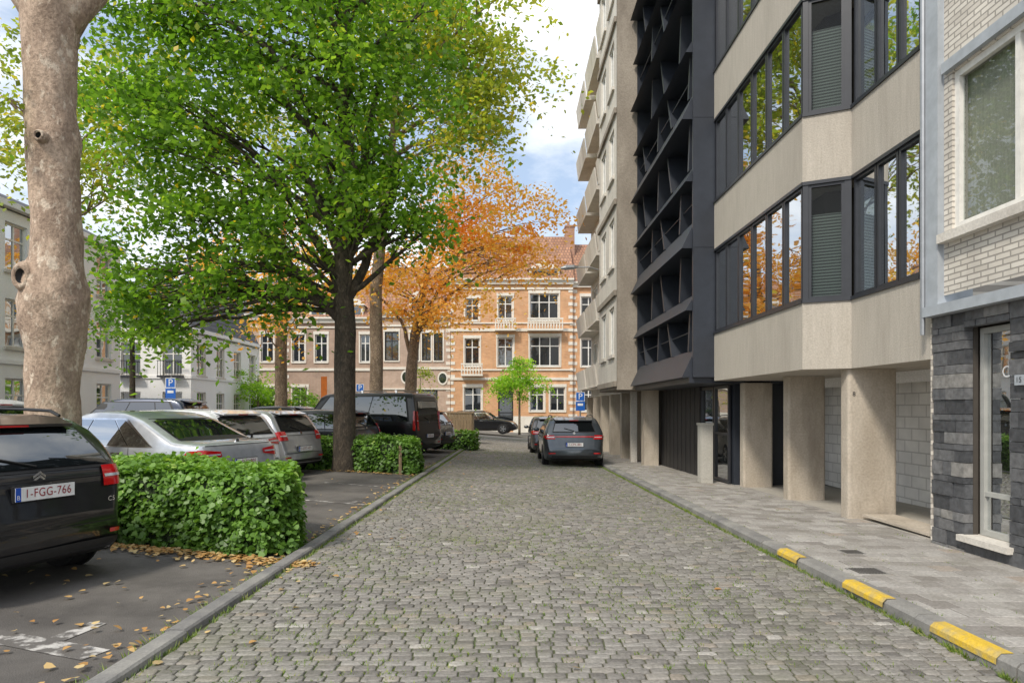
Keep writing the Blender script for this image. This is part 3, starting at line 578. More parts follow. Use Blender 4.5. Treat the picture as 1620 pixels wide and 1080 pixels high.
    for X in (wb[0],wb[1] or L-.85):
        for sg in (1,-1):
            y1=sg*(hw(X,.4)+.004); m=MB(); m.tube([(X,y1-sg*.03,wr+.02),(X,y1,wr+.02)],wr+.05,28); m.build('wheel_arch','black',body)
            yo=sg*(y_+.004); prof2=[(wr*.62,0),(wr*.9,.004),(wr*.985,.03),(wr,.07),(wr,.16),(wr*.97,.21)]; vs=[];K2=28
            for rr,dd2 in prof2:
                for k in range(K2): th=2*math.pi*k/K2; vs.append((X+rr*math.cos(th),yo-sg*dd2+sg*.012,wr+rr*math.sin(th)))
            m=MB(); m.add(vs,[(a*K2+k,a*K2+(k+1)%K2,(a+1)*K2+(k+1)%K2,(a+1)*K2+k) for a in range(len(prof2)-1) for k in range(K2)]); m.quad(vs[-K2:]); w=m.build('wheel','tyre',r,smooth=True)
            m=MB()
            for k in range(5):
                th=2*math.pi*k/5; d0=Vector((math.cos(th),0,math.sin(th))); d1=Vector((-math.sin(th),0,math.cos(th))); c=Vector((X,yo+sg*.004,wr))
                m.quad([c+d1*.03,c-d1*.03,c+d0*wr*.62-d1*.045,c+d0*wr*.62+d1*.045])
            m.tube([(X,yo-sg*.004,wr),(X,yo+sg*.01,wr)],.06,12); 
            vs=[(X+q2*math.cos(2*math.pi*k/K2),yo+sg*.01,wr+q2*math.sin(2*math.pi*k/K2)) for q2 in (wr*.57,wr*.66) for k in range(K2)]; m.add(vs,[(k,(k+1)%K2,K2+(k+1)%K2,K2+k) for k in range(K2)])
            m.build('rim','rim',w); m=MB(); m.tube([(X,yo-sg*.03,wr),(X,yo-sg*.02,wr)],wr*.62,24); m.build('brake_disc','black',w)
    return r
HATCH=lambda L,H:[(0,.5),(.03,.62),(.08,.9),(.14,1.0),(.42,H-.1),(.62,H-.02),(1.3,H),(L*.5,H-.02),(L*.58,H-.08),(L-1.15,1.02),(L-.9,.98),(L-.25,.8),(L-.05,.62),(L,.5)]
ESTATE=lambda L,H:[(0,.5),(.02,.62),(.06,.86),(.14,1.02),(.5,H-.12),(.75,H-.02),(1.6,H),(L*.5,H-.01),(L*.57,H-.06),(L-1.45,1.0),(L-1.2,.97),(L-.3,.78),(L-.06,.6),(L,.48)]
SEDAN=lambda L,H:[(0,.5),(.03,.68),(.06,.9),(.12,1.02),(.6,1.06),(1.25,H-.12),(1.6,H-.02),(2.1,H),(L*.52,H-.03),(L-1.5,1.02),(L-1.3,.98),(L-.3,.78),(L-.06,.6),(L,.48)]
VAN=lambda L,H:[(0,.45),(.02,.6),(.04,1.1),(.12,H-.12),(.2,H-.02),(.6,H),(L*.6,H),(L*.68,H-.06),(L-1.0,1.18),(L-.85,1.1),(L-.25,.92),(L-.05,.7),(L,.5)]
def cp(n,c,met=.6,coat=1): return mplain(n,c,.28,met,coat)
ANG=math.atan2(.31,-.95)
def at(pc,q): x,y=PQ(pc,q); return (x,y,gz(min(x,-4),y))
car('parked_car','black estate car nearest the camera with plate 1-FGG-766',at(4.24,5.4),ANG,4.8,1.86,1.5,ESTATE(4.8,1.5),cp('paint_black',(.012,.012,.014),.3),(1.04,1.36),(1.02,1.36),(.55,.85,2.85,3.45),(.22,.6),plate='1-FGG-766',badge='chevron',lampz=(.84,1.02),pz=.85,tail='side',rails=True,belt=.95,chrome=True,plan=.27)
car('parked_car','silver saloon car parked behind the big near hedge',at(8.8,7.1),ANG,4.7,1.82,1.5,SEDAN(4.7,1.5),cp('paint_silver',(.6,.62,.65)),(1.09,1.36),(1.02,1.34),(.95,1.55,2.6,3.25),(.18,.58),plate='1-SUV-905',badge='sedan',lampz=(.78,.94),pz=.72,tail='wide',belt=.97,chrome=True)
car('parked_car','white hatchback between the silver saloon and silver small hatchback',at(11.15,8.75),ANG,4.35,1.8,1.52,HATCH(4.35,1.52),cp('paint_white',(.78,.79,.8),.1),(1.05,1.37),(1.02,1.36),(.5,.8,2.3,2.95),(.2,.6),plate='2-DRS-318',lampz=(.8,.96),pz=.66,tail='wide',belt=.96)
car('parked_car','silver small hatchback with rear to the smaller hedge',at(13.55,9.3),ANG,4.0,1.72,1.5,HATCH(4.0,1.5),cp('paint_grey_silver',(.48,.49,.51)),(1.03,1.35),(1.0,1.34),(.48,.75,2.1,2.7),(.2,.6),plate='1-UYT-471',lampz=(.82,1.02),pz=.62,tail='side',belt=.95)
car('parked_car','dark small car squeezed between tree trunk and black van',at(17.45,9.8),ANG,4.0,1.74,1.5,HATCH(4.0,1.5),cp('paint_darkgrey',(.03,.032,.036),.4),(1.03,1.34),(1.0,1.34),(.48,.75,2.1,2.7),(.2,.6),plate='1-HGR-552',lampz=(.84,1.1),pz=.62,tail='tall',belt=.95)
v=car('parked_van','black panel van with roof bars and windowed rear door',at(20.15,9.15),ANG,5.0,1.93,2.03,VAN(5.0,2.03),cp('paint_vanblack',(.008,.008,.009),.0,.5),(1.15,1.76),(1.2,1.76),(.3,.4,3.1,3.75),(.42,.72),cat='van',plate='2-AZL-521',lampz=(.85,1.45),pz=.66,tail='tall',belt=1.12,plan=.06,van=True)
m=MB()
for X in (.8,2.0,3.0): m.box(X-.03,X+.03,-.8,.8,2.08,2.11); m.box(X-.03,X+.03,-.78,-.74,2.0,2.08); m.box(X-.03,X+.03,.74,.78,2.0,2.08)
m.build('roof_bars','chrome',v)
car('parked_car','black small car just beyond the black van',at(23.05,9.75),ANG,4.0,1.74,1.5,HATCH(4.0,1.5),cp('paint_black_b',(.02,.02,.022),.3),(1.03,1.34),(1.0,1.34),(.48,.75,2.1,2.7),(.2,.6),plate='1-KLD-207',lampz=(.84,1.1),pz=.62,tail='tall',belt=.95)
car('parked_car','dark grey crossover car parked on the right of the cobbled road',(2.08,20.6,gz(2,21.5)),math.pi/2,4.4,1.86,1.53,HATCH(4.4,1.53),cp('paint_slate',(.075,.088,.10),.6),(1.09,1.37),(1.08,1.38),(.5,.8,2.35,3.0),(.2,.6),plate='1-CPK-881',lampz=(.86,.98),pz=.7,tail='bar',rails=True,belt=.98,wr=.35,plan=.18,tum=.28,rw=.68)
car('parked_car','dark car ahead of the dark grey crossover',(1.92,27.2,gz(2,28)),math.pi/2,4.3,1.82,1.54,HATCH(4.3,1.54),cp('paint_dk2',(.05,.052,.058),.5),(1.05,1.38),(1.02,1.38),(.5,.8,2.3,2.95),(.2,.6),plate='1-VBN-364',lampz=(.82,.98),pz=.66,tail='wide',belt=.96)
car('parked_car','black estate car standing crosswise at the end of the street',(-3.9,46.3,gz(-2,38)),-.12,4.7,1.84,1.47,ESTATE(4.7,1.47),cp('paint_blk3',(.013,.013,.015),.3),(1.04,1.33),(1.02,1.33),(.55,.85,2.75,3.35),(.22,.6),plate='1-TRE-640',lampz=(.8,.95),rails=True,belt=.94,chrome=True)
car('parked_car','dark blue tall car seen over the roof of the silver saloon',(-8.9,20.6,0),ANG+.3,4.6,1.9,1.84,ESTATE(4.6,1.84),cp('paint_navy',(.02,.03,.06),.4),(1.15,1.62),(1.1,1.62),(.5,.85,2.75,3.4),(.22,.6),plate='1-MNB-119',lampz=(.9,1.2),tail='tall',belt=1.08)
car('parked_car','white tall car at the left edge behind the black estate',(-9.6,13.6,0),ANG+.2,4.6,1.88,1.74,ESTATE(4.6,1.74),cp('paint_white2',(.75,.75,.74),.1),(1.15,1.55),(1.1,1.55),(.5,.85,2.75,3.4),(.22,.6),plate='1-GHJ-753',lampz=(.9,1.15),tail='tall',belt=1.05)
car('parked_car','dark car in the far row behind the small silver hatchback',(-7.6,27.2,0),ANG,4.3,1.8,1.62,HATCH(4.3,1.62),cp('paint_dk4',(.03,.03,.035),.4),(1.12,1.44),(1.1,1.44),(.5,.8,2.3,2.95),(.2,.6),plate='1-QWE-286',lampz=(.9,1.1),tail='tall',belt=1.0)
# ---------------------------------------------------------------- right: slate stone house no 15
st=thing('white_brick_house','white brick house with slate stone ground floor and glass door at right edge','house',(5,6,0))
mb=MB(); fw_=F(4.97,2,0,1)
wall(mb,fw_,0,5.74,2.82,12,[(4.1,5.6,3.52,5.28),(1.6,3.3,3.52,5.28)],.16)
mb.box(4.98,12,7.985,8.0,0,12); mb.build('wall','whitebrick',st)
mb=MB(); mb.box(4.9,5.3,7.745,7.985,2.72,12); mb.box(4.86,5.4,2,7.985,2.6,2.715); mb.fbox(fw_,3.95,5.7,5.3,5.42,0,.06); mb.build('trim','grey_frame',st)
mb=MB(); mb.fbox(fw_,3.98,5.72,3.4,3.5,-.1,.1); mb.build('window_ledge','balc',st)
window(st,fw_,4.1,5.6,3.52,5.28,-.09,.075,.06,'white_frame','glass_soft',mv=(.38,),back=('curtain',0.0)); window(st,fw_,1.6,3.3,3.52,5.28,-.09,.075,.06,'white_frame','glass_soft',mv=(.5,),back=('curtain',0.0))
def stones(mb,f,u0,u1,z0,z1,base=0):
    z=z0
    while z<z1-.02:
        h=min(R.choice((.07,.1,.13,.16)),z1-z); u=u0
        if z1-(z+h)<.05: h=z1-z
        while u<u1-.01:
            w=R.uniform(.14,.38)
            if u1-(u+w)<.1: w=u1-u
            mb.fbox(f,u+.003,u+w-.003,z+.003,z+h-.003,base-.08,base+R.uniform(0,.024),0,min(1,max(0,R.gauss(.5,.28)))); u+=w
        z+=h
f=F(5.0,2.0,0,1)
mb=MB(); stones(mb,f,5.42,5.98,-.15,2.6); stones(mb,f,0,4.76,-.15,2.6); stones(mb,f,4.76,5.42,2.42,2.6); stones(mb,f,4.76,5.42,-.15,.1)
mb.build('stone_cladding','slate_wall',st,rnd=True)
mb=MB(); mb.box(5.085,5.14,2,6.74,-.1,2.6); mb.box(5.085,5.14,7.425,7.98,-.1,2.6); mb.box(5.2,5.25,6.5,7.6,-.1,2.6); mb.build('backing','interior',st)
mb=MB(); mb.box(4.92,5.19,6.7,7.46,.11,.175); mb.build('doorstep','balc',st)
fd=F(5.15,6.77,0,1); d=window(st,fd,0,.64,.18,2.41,-.05,.06,.05,'door_frame','glass',mh=(.2,),name='door'); text('lettering','CA',.17,'sign_white',d,(5.175,7.0,1.92),(0,-1,0),(0,0,1))
m=MB(); m.tube([(5.08,6.86,.95),(5.08,6.86,1.5)],.012,8); m.build('handle','metal',d)
m=MB(); m.box(4.955,4.975,6.53,6.65,1.77,1.87); q=m.build('number_plate','grey_frame',st); text('number','15',.075,'frame',q,(4.95,6.59,1.82),(0,-1,0),(0,0,1))
m=MB(); m.tube([(4.88,7.99,2.4),(4.88,7.99,12)],.028,8); tag(m.build('drainpipe','metal'),'slim metal drainpipe between the concrete block and white brick house','drainpipe')
# ---------------------------------------------------------------- beige concrete apartment block
b=thing('concrete_apartment_block','beige concrete apartment block with dark window bands on broad piers','apartment building',(5.5,11,0))
P=[(4.98,8.0),(4.98,9.83),(4.4,10.12),(4.4,14.4)]; poly=P+[(10,14.4),(10,8.01)]
mb=MB()
for z0,z1 in ((2.12,3.1),(4.89,5.85),(7.62,8.6),(10.37,13)): mb.prism(poly,z0,z1)
for z0,z1 in ((3.1,4.89),(5.85,7.62),(8.6,10.37)): mb.fbox(F(4.98,8,0,1),0,.2,z0,z1,-.3,-.002)
mb.build('wall','concrete',b)
mb=MB(); ins=[(5.5,8.3),(5.5,10.2),(4.95,10.6),(4.95,14.3),(9.9,14.3),(9.9,8.1)]
for z0,z1 in ((3.1,4.89),(5.85,7.62),(8.6,10.37)): mb.prism(ins,z0+.01,z1-.01)
mb.build('room_wall','interior',b)
segs=[(F(*P[0],0,1),[(.22,.68),(.7,1.2),(1.22,1.8)],'blind'),(F(*P[1],P[2][0]-P[1][0],P[2][1]-P[1][1]),[(.09,.57)],'blind'),(F(*P[2],0,1),[(.06+.7*i,.06+.7*i+.68) for i in range(6)],None)]
for k,(z0,z1) in enumerate(((3.1,4.89),(5.85,7.62),(8.6,10.37))):
    for si,(ff,ws_,bk) in enumerate(segs):
        for wi,(a,c) in enumerate(ws_):
            bb=('blind',.0,(.75 if si==1 else .6) if wi<1 or si==1 else .45) if bk and k<2 else (('blind',.8) if k<2 and wi%2 else None)
            window(b,ff,a,c,z0+.05,z1-.05,-.07,.042,.05,'frame','glass' if k<2 and si!=1 else ('glass_far' if k==2 else 'glass_soft'),back=bb)
        U=(1.86,.648,4.28)[si]
        for q0,q1,pr in ((z0,z0+.05,.025),(z1-.05,z1,.012)): m=MB(); m.fbox(ff,.0 if si else .2,U,q0,q1,-.1,pr); m.build('window_rail','frame',b)
    for q0,q1 in ((.0,.09),(.57,.645)): m=MB(); m.fbox(segs[1][0],q0,q1,z0+.05,z1-.05,-.1,-.005); m.build('corner_post','frame',b)
def pillar(x0,x1,y0,y1):
    m=MB(); q=.045; xs=[]; 
    for cx,cy,a0 in ((x1-q,y0+q,-90),(x1-q,y1-q,0),(x0+q,y1-q,90),(x0+q,y0+q,180)):
        for k in range(4): a=math.radians(a0+k*30); xs.append((cx+q*math.cos(a),cy+q*math.sin(a)))
    z=gz(4,y0)+.08; m.prism(xs,z,2.118); return m.build('pillar','conc_pil',b,smooth=False)
pl=pillar(4.97,5.68,9.9,10.15); pillar(5.05,5.72,12.2,12.45); pillar(5.05,5.68,14.5,14.75); text('number','8',.09,'frame',pl,(5.05,9.895,1.75),(1,0,0),(0,0,1))
m=MB(); m.box(6.9,7.05,8.1,15.5,-.1,2.118); m.build('garage_wall','block',b)
for bx in ((5.6,6.9,15.3,15.45,-.1,2.118),(5.3,6.9,8.03,8.2,-.1,2.118),(6.2,6.35,8.2,15.3,1.95,2.118)): m=MB(); m.box(*bx); m.build('garage_inner_wall','whitewall',b)
m=MB(); m.box(5.15,5.6,8.25,9.85,-.01,.02); m.build('threshold','conc_pil',b)
# ---------------------------------------------------------------- black building
b=thing('black_apartment_block','narrow black apartment block with deep angular fins and timber ground floor','apartment building',(5,18,0))
m=MB(); m.box(4.62,10,14.5,20.55,2.2,21.4); m.build('inner_wall','interior',b)
m=MB(); m.box(3.96,4.6,14.42,14.5,2.2,21.4); m.box(3.96,4.6,20.5,20.57,2.2,21.4); m.box(3.9,10,14.5,20.5,2.08,2.2)
for z in [2.2+2.74*i for i in range(7)]: m.box(3.955,4.42,14.405,14.42,z,z+2.73)
m.build('side_panel','black_panel',b)
y0,y1=14.5,20.5
for i in range(7):
    z=2.2+i*2.74; f=F(4.58,14.5,0,1)
    for zz,hh,out in ((z,.58,.22),(z+1.42,.34,.14)):
        m=MB(); m.add([(3.96-out,y0,zz),(3.96-out,y1,zz),(4.02,y1,zz+hh),(4.02,y0,zz+hh),(4.5,y0,zz),(4.5,y1,zz),(4.3,y1,zz+hh),(4.3,y0,zz+hh)],[(0,1,2,3),(0,3,7,4),(1,5,6,2),(3,2,6,7),(0,4,5,1)]); m.build('sloping_beam','black_panel',b)
    for half,(za,zb_) in enumerate(((z+.58,z+1.42),(z+1.76,z+2.74))):
        for k in range(4):
            Y=y0+.35+1.5*k+(.75 if (half+i)%2 else 0); sl=.4 if k%2 else -.15
            if Y+max(sl,0)+.1>y1: continue
            m=MB(); m.add([(3.98,Y,za),(4.57,Y,za),(4.57,Y+.1,za),(3.98,Y+.1,za),(3.98,Y+sl,zb_),(4.57,Y+sl,zb_),(4.57,Y+sl+.1,zb_),(3.98,Y+sl+.1,zb_)],[(3,2,1,0),(4,5,6,7),(0,1,5,4),(1,2,6,5),(2,3,7,6),(3,0,4,7)]); m.build('fin','black_panel',b)
    m=MB(); m.tube([(4.04,y0,z+1.0),(4.04,y1,z+1.0)],.014,6); m.build('rail','black_panel',b)
    for k in range(4): window(b,f,.05+1.48*k,1.5+1.48*k,z+.05,z+2.7,-.0,.05,.02,'frame','glass',mh=(.42,),back=('curtain',0.) if (k+i)%3==0 else None)
m=MB(); 
for k in range(38): q0=17.2+.148*k; m.box(4.88+(k%3)*.006,4.93,q0,q0+.14,-.25,2.078)
m.build('timber_cladding','black_wood',b)
m=MB(); m.box(5.0,9,14.95,22.7,-.3,2.078); m.build('base_wall','black_panel',b)
f=F(4.97,14.98,0,1)
for k in range(2): window(b,f,.1+k*1.1,1.15+k*1.1,-.12,2.05,.0,.06,.05,'frame','glass_far',mh=(.5,),name='door')
z=gz(4,15); o=thing('utility_cabinet','pale grey utility cabinet on the pavement by the timber wall','cabinet',(4.45,15.5,z)); m=MB(); m.box(4.4,4.66,15.35,15.65,z+.1,z+1.4); m.box(4.38,4.68,15.33,15.67,z+1.4,z+1.45); m.build('casing','cabinet',o)
m=MB(); m.box(4.394,4.4,15.39,15.61,z+.2,z+1.35); m.build('door','cabinet',o); m=MB(); m.box(4.43,4.63,15.343,15.35,z+.2,z+1.35); m.build('door','cabinet',o)
# ---------------------------------------------------------------- tall rendered block + balcony block
b=thing('tall_rendered_block','tall grey rendered block with bare end wall beyond the black building','apartment building',(6,22,0))
f=F(3.35,20.6,0,1); ops=[(.5,1.5,z,z+1.5) for z in [3.2+2.75*i for i in range(6)]]+[(2.2,3.3,z,z+1.5) for z in [3.2+2.75*i for i in range(6)]]
m=MB(); wall(m,f,0,3.8,2.2,20,ops,.2); m.build('front_wall','balc',b)
m=MB(); m.box(3.36,12,20.58,20.75,2.1,20); m.box(3.36,12,24.3,24.4,2.1,20); m.box(3.9,12,20.75,24.3,2.1,2.2); m.box(3.36,3.9,20.75,24.3,2.12,2.2); m.build('end_wall','rough',b)
for o in ops: window(b,f,*o,-.1,.07,.05,'white_frame','glass_far',mv=(.5,),sill='balc')
for i in range(7): z=2.2+2.75*i; m=MB(); m.fbox(f,0,3.8,z,z+.16,.002,.08); m.build('string_course','rough',b)
for k,y in enumerate((21.2,23.2)): m=MB(); m.box(4.3,4.75,y,y+.45,-.3,2.118); m.build('pillar','conc_pil',b)
m=MB(); m.box(6.4,6.6,22.85,36,-.4,2.3); m.build('base_wall','balc',b)
m=MB(); m.box(4.2,4.4,22.85,23.0,-.3,2.1); m.build('base_pier','balc',b)
b=thing('balcony_block','pale apartment block with stacked white balconies beyond the rendered block','apartment building',(6,30,0))
f=F(4.5,24.42,0,1); fl=[2.55+2.75*i for i in range(5)]
ops=[(.6+2.8*k,2.6+2.8*k,z+.35,z+2.3) for z in fl for k in range(4)]
m=MB(); wall(m,f,0,11.6,2.2,16.6,ops,.2); m.box(4.52,12,36,36.1,2.2,16.6); m.box(4.45,12,24.42,36.1,2.1,2.2); m.box(4.3,12,24.42,36.15,16.6,16.9); m.build('wall','balc',b)
for o in ops: window(b,f,*o,-.1,.07,.05,'white_frame','glass_far',mv=(.5,))
for z in fl+[fl[-1]+2.75]:
    for k in range(3):
        q0=24.7+3.9*k; m=MB(); m.box(3.8,4.5,q0,q0+3.4,z-.1,z); m.add([(3.8,q0,z),(3.8,q0+3.4,z),(3.7,q0+3.4,z+.82),(3.7,q0,z+.82),(3.86,q0,z),(3.86,q0+3.4,z),(3.76,q0+3.4,z+.82),(3.76,q0,z+.82)],[(0,3,2,1),(4,5,6,7),(3,7,6,2),(0,4,7,3),(1,2,6,5)])
        m.box(3.87,4.5,q0,q0+.05,z,z+.8); m.box(3.87,4.5,q0+3.35,q0+3.4,z,z+.8); m.build('balcony','balc',b)
for k in range(5): y=25+2.6*k; m=MB(); m.box(4.25,4.65,y,y+.4,-.4,2.1); m.build('pillar','conc_pil',b)
# lamp, signs
o=thing('wall_street_lamp','curved arm street lamp reaching out from the balcony block','street lamp',(4.4,28.5,7)); m=MB(); m.tube([(4.5,28.5,6.9),(4.1,28.5,7.25),(3.5,28.5,7.42),(2.9,28.5,7.42)],.03,8); m.build('arm','metal',o); m=MB(); m.tube([(3.0,28.5,7.43),(2.85,28.5,7.42),(2.5,28.5,7.4),(2.3,28.5,7.38)],[.05,.1,.11,.04],10); m.build('lamp_head','metal',o)
def psign(label,x,y,zt,w,extra=True,g=None):
    z0=gz(x,y)+(.1 if x>3 else 0); o=thing('parking_sign',label,'road sign',(x,y,z0)); m=MB(); m.tube([(x,y+.04,z0),(x,y+.04,zt+.05)],.03,8); m.build('pole','metal',o)
    m=MB(); m.box(x-w/2,x+w/2,y-.012,y,zt-w,zt); pnl=m.build('sign_panel','sign_blue',o); m=MB(); t=.02; a=w/2
    for bx in ((x-a,x+a,zt-t,zt),(x-a,x+a,zt-w,zt-w+t),(x-a,x-a+t,zt-w+t,zt-t),(x+a-t,x+a,zt-w+t,zt-t)): m.box(bx[0],bx[1],y-.016,y-.0125,bx[2],bx[3])
    m.build('border','sign_white',pnl); text('letter','P',w*.95,'sign_white',pnl,(x,y-.017,zt-w/2),(1,0,0),(0,0,1))
    if extra: m=MB(); m.box(x-w/2,x+w/2,y-.012,y,zt-w*2.05,zt-w*1.04); q=m.build('lower_panel','sign_blue',o); m=MB(); m.box(x-w*.3,x+w*.3,y-.016,y-.0125,zt-w*1.5,zt-w*1.25); m.build('symbol','sign_white',q)
psign('blue parking sign on a pole on the right pavement',3.3,30.2,2.25,.4); psign('blue parking sign at left before the mansard house',-10.6,21.6,2.5,.32); psign('small blue parking sign between the trunks left of the van',-6.4,30,2.6,.34,False)
o=thing('orange_road_sign','orange works sign board standing behind the parked cars','road sign',(-6.65,25,0)); m=MB(); m.box(-6.76,-6.54,24.98,25,1.7,2.7); m.build('sign_panel','orange',o); m=MB(); m.tube([(-6.65,25.03,0),(-6.65,25.03,2.6)],.03,8); m.build('pole','metal',o)
m=MB()
for k in range(9): m.box(-2.75+.13*k,-2.75+.13*k+.12,32.0,32.05,-.2,1.3)
for k in range(9): m.box(-1.58,-1.53,32.05+.13*k,32.05+.13*k+.12,-.2,1.3)
m.box(-2.8,-1.5,31.97,33.3,1.3,1.36); tag(m.build('timber_enclosure','wood'),'brown timber bin enclosure at the end of the parked row','enclosure')
def grate(lab,x,y,w,d,mg):
    o=thing('drain_cover',lab,'drain cover',(x,y,gz(x,y)+.1)); m=MB(); z=gz(x,y)+.107; m.box(x-w/2,x+w/2,y-d/2,y+d/2,z-.02,z); q=m.build('frame','kerb',o); m=MB()
    for k in range(9): m.box(x-w/2+.02+k*(w-.04)/9,x-w/2+.02+k*(w-.04)/9+.018,y-d/2+.02,y+d/2-.02,z+.001,z+.004)
    m.build('grid',mg,o)
grate('dark drain grate in the pavement nearest the yellow kerb',3.42,6.45,.3,.26,'iron'); grate('small drain cover further up the pavement by the piers',3.75,7.4,.22,.2,'iron')
# ---------------------------------------------------------------- far houses
def house(label,x0,x1,y,ez,rz_,wm,ops,bands,roofm,base=None,base_z=1.6,dormers=(),chim=(),balc=(),name='brick_house',doors=(),depth=9,mf='white_frame',oval=()):
    z0=gz(0,38)-.1; b=thing(name,label,'house',((x0+x1)/2,y,z0)); f=F(x0,y,1,0,-1); W=x1-x0; O=[(a-x0,c-x0,d,e) for a,c,d,e in ops]; D=[(a-x0,c-x0,z0+.15,e) for a,c,e in doors]
    m=MB(); wall(m,f,0,W,z0,ez,O+D,.22); m.box(x0,x0+.02,y+.001,y+depth,z0,ez); m.box(x1-.02,x1,y+.001,y+depth,z0,ez); m.build('wall',wm,b)
    for k,o in enumerate(O): window(b,f,*o,-.18,.09,.06,mf,'glass_far',mv=(.5,) if o[1]-o[0]<1.6 else (.33,.67),mh=(.68,),sill='stone')
    for o in D: window(b,f,*o,-.18,.12,.08,'frame','glass_far',mh=(.75,.4),name='door')
    m=MB()
    for o in O:
        m.fbox(f,o[0]-.12,o[1]+.12,o[3],o[3]+.24,-.02,.05); m.fbox(f,o[0]-.1,o[0]-.003,o[2],o[3],-.02,.03); m.fbox(f,o[1]+.003,o[1]+.1,o[2],o[3],-.02,.03)
    for zb,h in bands: m.fbox(f,-.02,W+.02,zb,zb+h,.004,.09)
    m.fbox(f,-.05,W+.05,ez-.3,ez,.004,.22); m.fbox(f,-.08,W+.08,ez,ez+.14,-.1,.4)
    zq=z0+1.2
    while zq<ez-.6: m.fbox(f,.0,.34 if int(zq*2)%2 else .22,zq,zq+.26,.004,.03); m.fbox(f,W-(.34 if int(zq*2)%2 else .22),W,zq,zq+.26,.004,.03); zq+=.52
    m.build('stone_trim','stone',b)
    if base: m=MB(); wall(m,F(x0,y-.035,1,0,-1),0,W,z0,base_z,[(o[0],o[1],max(o[2]-.1,z0+.01),min(o[3],base_z)) for o in O+D if o[2]<base_z],.04); m.build('base_course',base,b)
    m=MB(); yr=y+depth/2; m.add([(x0-.1,y-.35,ez+.15),(x1+.1,y-.35,ez+.15),(x1+.1,yr,rz_),(x0-.1,yr,rz_),(x0-.1,y+depth,ez+.15),(x1+.1,y+depth,ez+.15)],[(0,1,2,3),(3,2,5,4),(0,3,4),(1,5,2)]); rf=m.build('roof',roofm,b)
    for cx,w,h in dormers:
        m=MB(); m.box(cx-w/2,cx+w/2,y-.05,y+3,ez+.1,ez+h)
        m.add([(cx-w/2-.15,y-.2,ez+h),(cx+w/2+.15,y-.2,ez+h),(cx,y-.2,ez+h+.7),(cx-w/2-.15,y+3,ez+h),(cx+w/2+.15,y+3,ez+h),(cx,y+3,ez+h+.7)],[(0,1,2),(0,2,5,3),(1,4,5,2)]); dm=m.build('dormer','stone',rf)
        g=MB(); g.box(cx-w/2+.2,cx+w/2-.2,y-.09,y-.055,ez+.4,ez+h-.15); g.build('window','glass_far',b)
    for cx,cy,w,h in chim: m=MB(); m.box(cx-w/2,cx+w/2,y+cy,y+cy+.8,ez+.6,h); m.box(cx-w/2-.06,cx+w/2+.06,y+cy-.06,y+cy+.86,h,h+.15); [m.tube([(cx-w/2+.25+k*.4,y+cy+.4,h+.15),(cx-w/2+.25+k*.4,y+cy+.4,h+.55)],.12,8) for k in range(max(1,int(w/.45)))]; m.build('chimney','brick_ch',rf)
    for a,c,z in balc:
        m=MB(); m.box(a,c,y-.7,y-.06,z-.15,z); m.box(a,c,y-.7,y-.58,z+.72,z+.84); n=int((c-a)/.22)
        for k in range(n+1): X=a+.06+(c-a-.12)*k/n; m.tube([(X,y-.64,z),(X,y-.64,z+.2),(X,y-.64,z+.36),(X,y-.64,z+.72)],[.035,.07,.045,.035],6)
        m.build('balcony','stone',b)
    for cx,cz,rx,rz2 in oval:
        m=MB(); K=20; m.add([(cx+rx*q*math.cos(k*6.283/K),y-.05,cz+rz2*q*math.sin(k*6.283/K)) for q in (1,1.35) for k in range(K)],[(k,(k+1)%K,K+(k+1)%K,K+k) for k in range(K)]); w=m.build('oval_window','stone',b)
        m=MB(); m.quad([(cx+rx*math.cos(k*6.283/K),y-.045,cz+rz2*math.sin(k*6.283/K)) for k in range(K)]); m.build('pane','glass_far',w)
    return b
house('orange brick house with white stone balconies facing down the street',-4.35,5.3,54,11.6,16.2,'brick_or',
 [(-3.3,-1.9,1.3,3.2),(1.9,3.05,1.3,3.2),(3.5,4.7,1.3,3.2),(-3.25,-2.05,4.85,7.05),(-.65,.6,4.85,7.1),(1.9,4.3,4.85,7.2),(-.6,.55,8.45,10.4),(1.9,4.2,8.45,10.6),(-3.2,-2.1,8.45,10.2)],
 [(3.75,.2),(7.6,.22),(10.9,.15),(4.5,.12),(8.2,.1)],'tiles','stone',.9,dormers=((3.05,2.4,.9),),chim=((5.4,3.2,.75,16.7),),balc=((1.7,4.5,7.75),(-.85,.8,7.75),(-3.5,-1.8,4.2)),doors=((-.6,.6,3.3),))
house('pinkish brick house with oval windows left of the orange house',-10.2,-4.4,54.2,9.0,13.6,'brick_pk',
 [(-9.6,-8.5,5.3,7.6),(-7.6,-6.9,5.3,7.5),(-6.65,-5.95,5.3,7.5),(-5.7,-5.0,5.3,7.5)],[(4.6,.2),(8.0,.15),(3.0,.12)],'tiles','stone',1.2,dormers=((-7,1.3,1.2),),chim=((-9.6,3,1.1,14.2),),doors=((-9.5,-8.4,2.7),(-6.9,-5.4,3.0)),mf='frame',oval=((-7.9,4.0,.32,.42),(-5.0,3.9,.3,.4)))
house('brown brick terraced house behind the autumn trees',-17.6,-10.25,54.4,8.6,12.2,'brick_rd',
 [(-17,-16,5.2,7.4),(-15.2,-14.2,5.2,7.4),(-13.4,-12.4,5.2,7.4),(-11.6,-10.8,5.2,7.4),(-17,-15.8,1.2,3.2),(-13.4,-12.2,1.2,3.2)],[(4.5,.2),(7.9,.12)],'tiles','stone',1.0,dormers=((-15,1.3,1.1),(-12,1.3,1.1)),chim=((-16.8,3,1.1,13.0),),doors=((-11.4,-10.6,2.6),))
